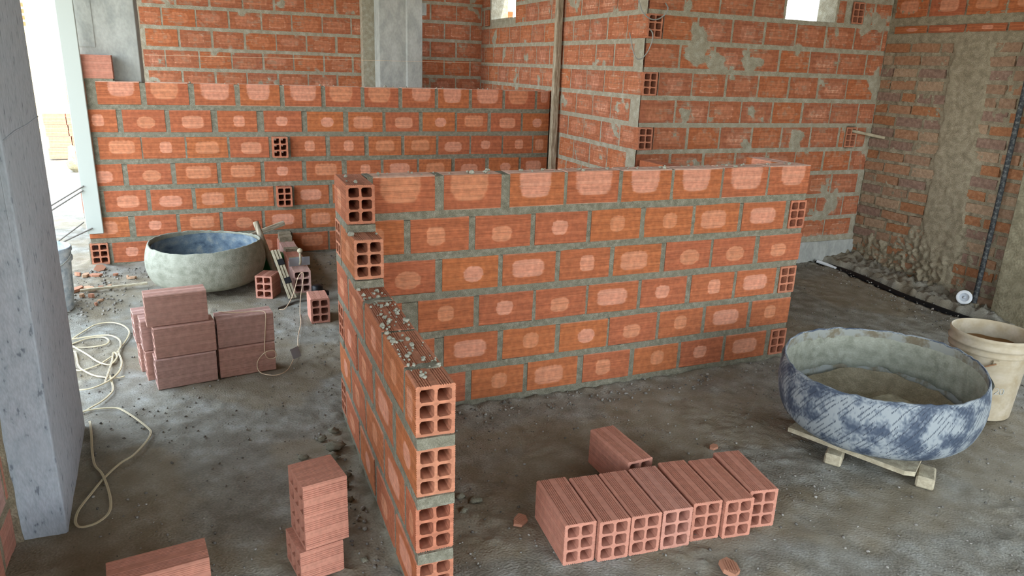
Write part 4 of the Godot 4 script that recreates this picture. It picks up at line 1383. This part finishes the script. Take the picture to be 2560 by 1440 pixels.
func tools() -> void:
	# screed board standing at the doorway end of the low rear wall
	var s := slat(self, "screed_board", Vector3(-0.628, 0.295, -5.128), Vector3(-0.632, 2.45, -5.128), 0.092, 0.026, M.white, Vector3(0, 0, 1))
	tag(s, "long pale white board fixed upright at the doorway end of the low rear wall", "board")
	# rough batten in the corner
	s = slat(self, "wooden_batten", Vector3(2.475, 0.06, -4.985), Vector3(2.488, 2.54, -5.02), 0.05, 0.04, M.wood, Vector3(0, 0, 1))
	tag(s, "grey wooden batten standing upright where the low rear wall meets the tall corner", "batten")
	# builder's line
	rod("builders_line", Vector3(-0.24, 1.3815, -5.12), Vector3(2.47, 1.411, -5.12), 0.0012, M.thin, "thin builder's string stretched level above the low rear wall", "string", "", 5)
	# rods sticking out by the doorway
	var rg := "tie rods beside the white board"
	var rl := "thin steel rod sticking out at knee height beside the upright white board"
	rod("steel_rod", Vector3(-0.655, 0.60, -5.105), Vector3(-0.93, 0.43, -5.13), 0.004, M.steel, rl, "rod", rg)
	rod("steel_rod", Vector3(-0.662, 0.572, -5.105), Vector3(-0.93, 0.40, -5.12), 0.004, M.steel, rl, "rod", rg)
	rl = "thin steel rod sticking out low down beside the foot of the white board"
	rod("steel_rod", Vector3(-0.64, 0.335, -5.105), Vector3(-0.85, 0.235, -5.12), 0.0045, M.steel, rl, "rod", rg)
	rod("steel_rod", Vector3(-0.685, 0.37, -5.13), Vector3(-0.88, 0.22, -5.18), 0.004, M.steel, rl, "rod", rg)
	# stick in the brick hole of the tall wall
	rod("wooden_stick", Vector3(4.225, 1.048, -3.92), Vector3(4.40, 1.005, -3.70), 0.011, M.palewood, "weathered stick poking out of a brick hole in the tall corner wall", "stick", "", 8, 0.004)
	# cables hanging from the corner bricks
	var mb := MB.new()
	tube(mb, smooth_path(PackedVector3Array([Vector3(2.386, 1.83, -3.83), Vector3(2.384, 1.776, -3.80), Vector3(2.414, 1.718, -3.80), Vector3(2.461, 1.684, -3.80), Vector3(2.511, 1.678, -3.80), Vector3(2.558, 1.700, -3.80), Vector3(2.586, 1.741, -3.80), Vector3(2.594, 1.775, -3.842)])), 0.004, 6)
	var o := part("cable", mb.mesh(M.wire), self)
	tag(o, "upper grey cable looped from the holes of the tall brick corner", "cable")
	mb = MB.new()
	tube(mb, smooth_path(PackedVector3Array([Vector3(2.365, 1.60, -3.84), Vector3(2.355, 1.553, -3.80), Vector3(2.374, 1.499, -3.80), Vector3(2.397, 1.462, -3.80), Vector3(2.416, 1.456, -3.80), Vector3(2.440, 1.464, -3.80), Vector3(2.475, 1.503, -3.80), Vector3(2.498, 1.566, -3.80), Vector3(2.494, 1.605, -3.80), Vector3(2.5, 1.63, -3.845)])), 0.0035, 6)
	o = part("cable", mb.mesh(M.wire), self)
	tag(o, "lower grey cable looped from the holes of the tall brick corner", "cable")

	# pipe in the trench, upright pipe, drain cap
	var tr := trench()
	for i in tr.size(): tr[i].y -= 0.012
	mb = MB.new()
	tube(mb, smooth_path(tr, 5), 0.026, 12)
	o = part("drain_pipe", mb.mesh(M.black), self)
	tag(o, "black plastic pipe lying in the floor trench along the old wall", "pipe")
	mb = MB.new()
	tube(mb, PackedVector3Array([Vector3(4.395, 0.03, -2.83), Vector3(4.398, 0.7, -2.825), Vector3(4.40, 2.5, -2.82)]), 0.015, 12)
	var pipe := root_node("wall_pipe", Vector3.ZERO)
	part("tube", mb.mesh(mottle(163, [[0.3, Color(0.16, 0.17, 0.18)], [0.6, Color(0.27, 0.28, 0.28)], [0.85, Color(0.46, 0.46, 0.43)]], Vector3.ONE * 4.0, 0.03, 0.15, 0.3, 2.0, 0.6)), pipe)
	mb = MB.new()
	noisy_box(mb, Vector3(4.375, 0.045, -2.85), Vector3(4.415, 0.075, -2.805), 0.008, 0.006)
	part("foot_collar", mb.mesh(M.rough), pipe)
	tag(pipe, "dark upright pipe fixed to the old brown brick wall", "pipe")
	var cap := root_node("floor_drain", Vector3(4.345, 0.105, -2.865))
	mb = MB.new()
	lathe(mb, PackedVector2Array([Vector2(0, -0.04), Vector2(0.03, -0.04), Vector2(0.031, -0.008), Vector2(0.043, -0.008), Vector2(0.045, 0.0), Vector2(0.043, 0.006), Vector2(0.028, 0.006), Vector2(0.026, 0.002)]), 36)
	var fln := part("flange", mb.mesh(plain(Color(0.84, 0.85, 0.85), 0.4)), cap)
	mb = MB.new()
	lathe(mb, PackedVector2Array([Vector2(0.027, 0.003), Vector2(0.010, -0.008), Vector2(0.008, 0.001), Vector2(0.004, 0.003), Vector2(0.0, 0.003)]), 30)
	part("cup", mb.mesh(plain(Color(0.7, 0.72, 0.74), 0.4)), fln)
	var dirv := (Vector3(0, 1.6, 0) - cap.position).normalized()
	var cxv := Vector3.UP.cross(dirv).normalized()
	cap.transform.basis = Basis(cxv, dirv, cxv.cross(dirv))
	tag(cap, "round white plastic drain cap beside the foot of the upright pipe", "drain cap")
	mb = MB.new()
	tube(mb, PackedVector3Array([Vector3(4.06, 0.118, -3.80), Vector3(4.10, 0.105, -3.74), Vector3(4.125, 0.09, -3.68)]), 0.012, 8)
	o = part("pipe_offcut", mb.mesh(plain(Color(0.82, 0.83, 0.83), 0.5)), self)
	tag(o, "short white pipe end at the far end of the floor trench", "pipe")

	# things leaning by the low course of bricks
	rod("wooden_pole", Vector3(0.40, 0.062, -4.58), Vector3(0.302, 0.40, -4.75), 0.018, M.wood, "thick grey pole leaning beside the pale tub", "pole", "", 10, 0.002)
	s = slat(self, "flat_stick", Vector3(0.27, 0.27, -4.93), Vector3(0.50, 0.335, -4.99), 0.032, 0.016, M.wood, Vector3(0, 0, 1))
	tag(s, "flat grey slat lying aslant from the pale tub to the low brick course", "stick")
	var bundle := root_node("slat_bundle", Vector3.ZERO)
	tag(bundle, "bundle of pale slats tied with black tape leaning on the low brick course", "slats")
	for i in 3:
		slat(bundle, "slat", Vector3(0.425 + i * 0.017, 0.055, -4.19 - i * 0.004), Vector3(0.355 + i * 0.017, 0.315, -4.33 - i * 0.004), 0.015, 0.011, M.palewood, Vector3(0, 0, 1))
	for f in [0.30, 0.68]:
		var cpos := Vector3(0.442, 0.055, -4.194).lerp(Vector3(0.372, 0.315, -4.334), f)
		slat(bundle, "tape_band", cpos, cpos + Vector3(-0.0085, 0.031, -0.0165), 0.055, 0.017, M.black, Vector3(0, 0, 1))
	# green bottle lying on the floor
	var bt := root_node("green_container", Vector3(0.395, fh(0.36, -4.74) + 0.0, -4.79))
	mb = MB.new()
	lathe(mb, fine([Vector2(0, 0.0), Vector2(0.075, 0.0), Vector2(0.092, 0.02), Vector2(0.096, 0.06), Vector2(0.085, 0.1), Vector2(0.055, 0.12), Vector2(0.0, 0.125)], 3), 40)
	part("shell", mb.mesh(M.green), bt)
	tag(bt, "glossy green plastic container on the floor behind the leaning pole", "container")
	# plastering float standing on its edge on the low course
	var fl := root_node("plastering_float", Vector3(0.512, 0.062 + BH + 0.003, -4.36))
	tag(fl, "steel plastering float with round knob handle standing on the low brick course", "float")
	mb = MB.new()
	bevel_box(mb, Vector3(-0.062, 0.0, -0.006), Vector3(0.062, 0.052, -0.003), 0.001)
	var bl := part("blade", mb.mesh(M.sheet), fl)
	mb = MB.new()
	tube(mb, PackedVector3Array([Vector3(0, 0.01, 0.0), Vector3(0, 0.03, 0.02), Vector3(0, 0.06, 0.022), Vector3(0, 0.085, 0.02)]), 0.007, 8)
	var hnd := part("handle", mb.mesh(M.palewood), fl)
	mb = MB.new()
	blob(mb, Vector3(0, 0.098, 0.02), Vector3(0.017, 0.015, 0.017), 8, 12, 0.02)
	part("knob", mb.mesh(M.palewood), hnd)
	fl.rotation.y = 0.12
	# small electric lamp holder lying by the cord end
	var pl := root_node("lamp_holder", Vector3(0.575, fh(0.57, -4.15), -4.13))
	tag(pl, "small black and white lamp holder on the floor behind the lone short brick", "lamp holder")
	mb = MB.new()
	lathe(mb, PackedVector2Array([Vector2(0, 0), Vector2(0.026, 0.0), Vector2(0.028, 0.004), Vector2(0.027, 0.05), Vector2(0.0, 0.05)]), 20)
	part("white_base", mb.mesh(plain(Color(0.8, 0.78, 0.74), 0.5)), pl)
	mb = MB.new()
	lathe(mb, PackedVector2Array([Vector2(0.0, 0.051), Vector2(0.03, 0.051), Vector2(0.034, 0.06), Vector2(0.033, 0.09), Vector2(0.02, 0.098), Vector2(0.0, 0.099)]), 20)
	part("black_top", mb.mesh(M.black), pl)
	mb = MB.new()
	bevel_box(mb, Vector3(0.04, 0.03, -0.012), Vector3(0.065, 0.058, 0.012), 0.003)
	tube(mb, PackedVector3Array([Vector3(0.02, 0.07, 0), Vector3(0.045, 0.06, 0), Vector3(0.055, 0.05, 0)]), 0.004, 6)
	part("black_switch", mb.mesh(M.black), pl)
	# bent sheet scrap and floor lath
	mb = MB.new()
	var sp := PackedVector3Array()
	for i in 2:
		for j in 7:
			var a := (j - 3) * 0.16
			sp.append(Vector3(sin(a) * 0.05, (0.05 if i == 0 else 0.0), cos(a) * 0.03))
	mb.grid(sp, 2, 7)
	o = part("sheet_scrap", mb.mesh(M.sheet), self)
	o.position = Vector3(0.345, 0.028, -3.345); o.rotation = Vector3(-0.35, 0.5, 0.1)
	tag(o, "small bent grey metal scrap on the floor beside the thin cord", "scrap")
	s = slat(self, "wooden_lath", Vector3(-0.68, 0.082, -4.60), Vector3(-0.335, 0.088, -4.63), 0.022, 0.012, M.palewood, Vector3(0, 1, 0))
	tag(s, "long pale lath lying on the floor among brick fragments", "lath")

# ---------------------------------------------------------------- cords
func cord_thing(called: String, paths: Array, r: float, mat: Material, label: String, twin := false) -> void:
	var mb := MB.new()
	for p in paths:
		var sp := smooth_path(p, 6)
		if twin:
			for s in [-1.0, 1.0]:
				var q := PackedVector3Array()
				for i in sp.size():
					var t := (sp[mini(sp.size() - 1, i + 1)] - sp[maxi(0, i - 1)]).normalized()
					q.append(sp[i] + t.cross(Vector3.UP).normalized() * r * 0.8 * s)
				tube(mb, q, r, 6)
		else:
			tube(mb, sp, r, 6)
	var o := part(called, mb.mesh(mat), self)
	tag(o, label, "cord")

func cords() -> void:
	var a := PackedVector3Array([Vector3(-0.634, 0.044, -3.878), Vector3(-0.592, 0.047, -3.973), Vector3(-0.551, 0.049, -4.046), Vector3(-0.484, 0.050, -4.056), Vector3(-0.425, 0.048, -3.998), Vector3(-0.390, 0.045, -3.903), Vector3(-0.393, 0.042, -3.806), Vector3(-0.414, 0.039, -3.699), Vector3(-0.425, 0.037, -3.638), Vector3(-0.462, 0.035, -3.559), Vector3(-0.500, 0.033, -3.503), Vector3(-0.555, 0.032, -3.472), Vector3(-0.585, 0.033, -3.495)])
	var b := PackedVector3Array([Vector3(-0.634, 0.050, -3.852), Vector3(-0.545, 0.050, -3.868), Vector3(-0.475, 0.050, -3.858), Vector3(-0.428, 0.048, -3.791), Vector3(-0.413, 0.045, -3.699), Vector3(-0.417, 0.043, -3.626), Vector3(-0.396, 0.039, -3.511), Vector3(-0.397, 0.036, -3.414), Vector3(-0.413, 0.035, -3.350), Vector3(-0.439, 0.033, -3.301), Vector3(-0.486, 0.032, -3.256), Vector3(-0.530, 0.032, -3.251), Vector3(-0.551, 0.032, -3.265)])
	var c := PackedVector3Array([Vector3(-0.629, 0.042, -3.804), Vector3(-0.567, 0.044, -3.858), Vector3(-0.503, 0.044, -3.855), Vector3(-0.474, 0.042, -3.809), Vector3(-0.478, 0.041, -3.759), Vector3(-0.522, 0.040, -3.742), Vector3(-0.568, 0.040, -3.745), Vector3(-0.624, 0.041, -3.763)])
	var d := PackedVector3Array([Vector3(-0.625, 0.045, -3.773), Vector3(-0.551, 0.041, -3.648), Vector3(-0.491, 0.038, -3.536), Vector3(-0.440, 0.037, -3.493), Vector3(-0.420, 0.039, -3.579), Vector3(-0.439, 0.041, -3.633), Vector3(-0.437, 0.038, -3.520), Vector3(-0.442, 0.034, -3.389), Vector3(-0.447, 0.031, -3.296)])
	var e := PackedVector3Array([Vector3(-0.608, 0.039, -3.709), Vector3(-0.597, 0.038, -3.672), Vector3(-0.570, 0.034, -3.525), Vector3(-0.538, 0.032, -3.458), Vector3(-0.489, 0.030, -3.392), Vector3(-0.413, 0.028, -3.347), Vector3(-0.375, 0.029, -3.352)])
	var f := PackedVector3Array([Vector3(-0.435, 0.029, -3.383), Vector3(-0.411, 0.025, -3.241), Vector3(-0.421, 0.023, -3.179), Vector3(-0.446, 0.022, -3.123), Vector3(-0.475, 0.021, -3.086), Vector3(-0.496, 0.020, -3.058), Vector3(-0.513, 0.019, -3.050)])
	var g := PackedVector3Array([Vector3(-0.520, 0.020, -3.052), Vector3(-0.503, 0.020, -3.057), Vector3(-0.449, 0.020, -3.064), Vector3(-0.391, 0.020, -3.052), Vector3(-0.360, 0.019, -3.021), Vector3(-0.309, 0.016, -2.935), Vector3(-0.258, 0.013, -2.830), Vector3(-0.251, 0.012, -2.787), Vector3(-0.267, 0.010, -2.725), Vector3(-0.302, 0.009, -2.645), Vector3(-0.341, 0.008, -2.600), Vector3(-0.383, 0.008, -2.514), Vector3(-0.413, 0.008, -2.423), Vector3(-0.436, 0.008, -2.345), Vector3(-0.440, 0.008, -2.289), Vector3(-0.432, 0.008, -2.253), Vector3(-0.415, 0.008, -2.237), Vector3(-0.381, 0.008, -2.244), Vector3(-0.354, 0.008, -2.278), Vector3(-0.347, 0.008, -2.328), Vector3(-0.360, 0.008, -2.421), Vector3(-0.389, 0.014, -2.535), Vector3(-0.420, 0.010, -2.616), Vector3(-0.440, 0.012, -2.734), Vector3(-0.455, 0.014, -2.861), Vector3(-0.470, 0.016, -2.965)])
	for q in [a, b, c, d, e, f, g]:
		for i in q.size(): q[i].y += 0.004
	cord_thing("extension_cord", [a, b, c, d, e, f, g], 0.0024, M.cord, "cream twin electric cord tangled on the floor beside the near column", true)
	# thin cord over the stack, down its face, across the floor and up to the low course
	var h := PackedVector3Array([Vector3(0.03, 0.299, -3.33), Vector3(0.10, 0.300, -3.29), Vector3(0.17, 0.302, -3.28), Vector3(0.215, 0.303, -3.262), Vector3(0.222, 0.285, -3.246), Vector3(0.214, 0.21, -3.238), Vector3(0.206, 0.124, -3.226), Vector3(0.221, 0.089, -3.224), Vector3(0.252, 0.095, -3.222), Vector3(0.246, 0.125, -3.224), Vector3(0.208, 0.124, -3.218), Vector3(0.176, 0.089, -3.222), Vector3(0.170, 0.051, -3.224), Vector3(0.187, 0.028, -3.208), Vector3(0.243, 0.026, -3.174), Vector3(0.296, 0.027, -3.211), Vector3(0.337, 0.031, -3.317), Vector3(0.37, 0.034, -3.419), Vector3(0.394, 0.039, -3.592), Vector3(0.433, 0.044, -3.782), Vector3(0.45, 0.05, -3.94), Vector3(0.47, 0.1, -4.05), Vector3(0.50, 0.2, -4.12), Vector3(0.495, 0.225, -4.13), Vector3(0.47, 0.2, -4.12), Vector3(0.43, 0.11, -4.07), Vector3(0.38, 0.055, -4.02), Vector3(0.35, 0.05, -4.03)])
	cord_thing("thin_cord", [h], 0.0021, M.thin, "thin beige cord running over the brick stack and along the floor")
	cord_thing("dark_cord", [PackedVector3Array([Vector3(0.34, 0.052, -4.04), Vector3(0.404, 0.053, -4.09), Vector3(0.46, 0.055, -4.13), Vector3(0.54, 0.056, -4.14)])], 0.006, M.steel, "short dusty dark cord lying in front of the low brick course")

# ---------------------------------------------------------------- rubble
func shard(called: String, at: Vector3, w: float, d: float, t: float, turn: float, tilt: float, seedv: int, mat: Material, label: String, category: String, group: String, ribbed := false) -> void:
	var r := RandomNumberGenerator.new()
	r.seed = seedv
	var pts := []
	var m := 6
	for i in m:
		var a := -TAU * i / m
		var k := r.randf_range(0.7, 1.1)
		pts.append(Vector2(cos(a) * w / 2 * k, sin(a) * d / 2 * k))
	var mb := MB.new()
	prism(mb, pts, 0.0, t)
	if ribbed:
		for i in 5:
			var x := (i - 2) * d * 0.13
			mb.box(Vector3(-w * 0.32, t - 0.001, x - 0.0014), Vector3(w * 0.32, t + 0.0015, x + 0.0014))
	var o := part(called, mb.mesh(mat), self)
	o.transform = Transform3D(Basis(Vector3.UP, turn) * Basis(Vector3.RIGHT, tilt), at)
	tag(o, label, category, group)

func rubble() -> void:
	var clay_a := plain(Color(0.66, 0.475, 0.38), 0.9, 0.2)
	var clay_b := plain(Color(0.70, 0.57, 0.46), 0.9, 0.2)
	var lb := "small broken clay brick fragment on the floor near the upright white board"
	var gp := "brick fragments near the doorway"
	shard("brick_fragment", Vector3(-0.62, 0.085, -5.045), 0.075, 0.06, 0.02, 0.3, 0.9, 1, clay_a, "upright orange brick fragment leaning on the end of the low rear wall", "fragment", "")
	var fr := [[-0.635, -4.93, 0.075, 0.04], [-0.69, -4.935, 0.06, 0.035], [-0.735, -4.96, 0.04, 0.03], [-0.43, -4.82, 0.055, 0.035], [-0.70, -4.66, 0.11, 0.06], [-0.64, -4.65, 0.10, 0.045], [-0.585, -4.675, 0.03, 0.02], [-0.54, -4.67, 0.06, 0.02], [-0.615, -4.515, 0.045, 0.03], [-0.562, -4.43, 0.04, 0.025], [-0.58, -4.37, 0.035, 0.02], [-0.665, -4.53, 0.03, 0.025], [-0.525, -4.91, 0.035, 0.025], [-0.455, -4.84, 0.025, 0.015]]
	for i in fr.size():
		var q: Array = fr[i]
		shard("brick_fragment", Vector3(q[0], fh(q[0], q[1]) + 0.004, q[1]), q[2], q[3], 0.012 + 0.004 * (i % 3), i * 1.1, 0.12, 20 + i, clay_a if i % 2 == 0 else clay_b, ("reddish " if i % 2 == 0 else "pale dusty ") + lb, "fragment", gp)
	shard("brick_shard", Vector3(0.848, 0.006, -1.812), 0.06, 0.045, 0.011, 0.5, 0.25, 5, clay_a, "small ribbed clay shard on the floor at the end of the brick row", "shard", "", true)
	shard("brick_shard", Vector3(1.335, 0.004, -1.385), 0.075, 0.06, 0.014, 1.2, 0.1, 6, clay_a, "ridged clay shard lying in front of the brick row", "shard", "", true)
	shard("brick_shard", Vector3(1.745, 0.004, -1.99), 0.05, 0.03, 0.01, 0.2, 0.1, 8, clay_a, "flat clay chip on the floor behind the last brick of the row", "shard", "")
	# lumps of old mortar
	var ch := [[0.40, -2.60, 0.018], [0.385, -2.47, 0.026], [0.36, -2.40, 0.022], [0.35, -2.56, 0.014], [0.385, -2.27, 0.017], [0.37, -2.21, 0.014], [0.37, -2.12, 0.012], [0.262, -2.44, 0.014], [0.752, -1.971, 0.018], [0.716, -2.009, 0.014], [0.70, -1.93, 0.012], [0.35, -1.80, 0.010]]
	for i in ch.size():
		var q: Array = ch[i]
		var mb := MB.new()
		blob(mb, Vector3.ZERO, Vector3(q[2] * 1.2, q[2] * 0.7, q[2]), 6, 9, 0.4, i * 2.7)
		var o := part("rubble_chunk", mb.mesh(M.mortar), self)
		o.position = Vector3(q[0], q[2] * 0.5, q[1])
		tag(o, ("grey mortar lump on the floor between the stepped return wall and the brick row" if i >= 8 and i <= 10 else "grey mortar lump on the floor between the stepped return wall and the half bricks"), "rubble", "mortar lumps at the foot of the return wall")
	# rock outside the doorway
	var mb := MB.new()
	blob(mb, Vector3.ZERO, Vector3(0.11, 0.16, 0.1), 9, 14, 0.25, 4.0)
	var rock := part("rock", mb.mesh(M.plaster), self)
	rock.position = Vector3(-1.24, fh(0, -9.5) + 0.13, -9.5)
	tag(rock, "pale rounded rock on the ground outside the doorway", "rock")
	# grit
	mb = MB.new()
	blob(mb, Vector3.ZERO, Vector3(1, 0.7, 0.85), 4, 6, 0.4, 1.0)
	var mm := MultiMesh.new()
	mm.transform_format = MultiMesh.TRANSFORM_3D
	mm.use_colors = true
	var gm := plain(Color.WHITE, 0.95, 0.2)
	gm.vertex_color_use_as_albedo = true
	mm.mesh = mb.mesh(gm)
	var spots := []
	var r := RandomNumberGenerator.new()
	r.seed = 77
	while spots.size() < 9500:
		var x := r.randf_range(-0.95, 4.3)
		var z := r.randf_range(-5.05, -1.05)
		var size := 0.0018 + 0.0042 * pow(r.randf(), 3)
		var dens := 0.25 + 0.6 * clampf(nc.get_noise_2d(x * 45, z * 45) * 2.0, 0, 1)
		if z > ZB and z < ZB + 0.16 and x > 0.5 and x < 2.75: dens = 1.0; size *= 1.5
		elif x < 0.45 and x > 0.33 and z > -2.75 and z < -1.5: dens = 1.0; size *= 1.5
		elif x > 3.9 and z < -2.6: dens = 0.7; size *= 1.4
		elif z < -4.8 or (x < -0.45 and z < -4.2): dens = 0.9; size *= 1.6
		if r.randf() > dens: continue
		if x > 0.4 and x < 2.74 and z > -2.78 and z < ZB: continue
		if x > 0.42 and x < 0.57 and z > -2.75 and z < -1.5: continue
		if x < -0.44 and z > -2.98: continue
		spots.append([x, z, size])
	mm.instance_count = spots.size()
	for i in spots.size():
		var q: Array = spots[i]
		mm.set_instance_transform(i, Transform3D(Basis.from_euler(Vector3(r.randf() * 0.6, r.randf() * TAU, r.randf() * 0.6)) * Basis.from_scale(Vector3.ONE * q[2]), Vector3(q[0], fh(q[0], q[1]) + 0.0015 + nc.get_noise_2d(q[0] * 30, q[1] * 30) * 0.008 + q[2] * 0.3, q[1])))
		var g := r.randf_range(0.11, 0.32)
		mm.set_instance_color(i, Color(g, g * 0.93, g * 0.8))
	var mi := MultiMeshInstance3D.new()
	mi.multimesh = mm
	mi.name = "floor_grit"
	add_child(mi)
	tag(mi, "loose grey grit and mortar crumbs scattered over the floor", "grit", "", "stuff")
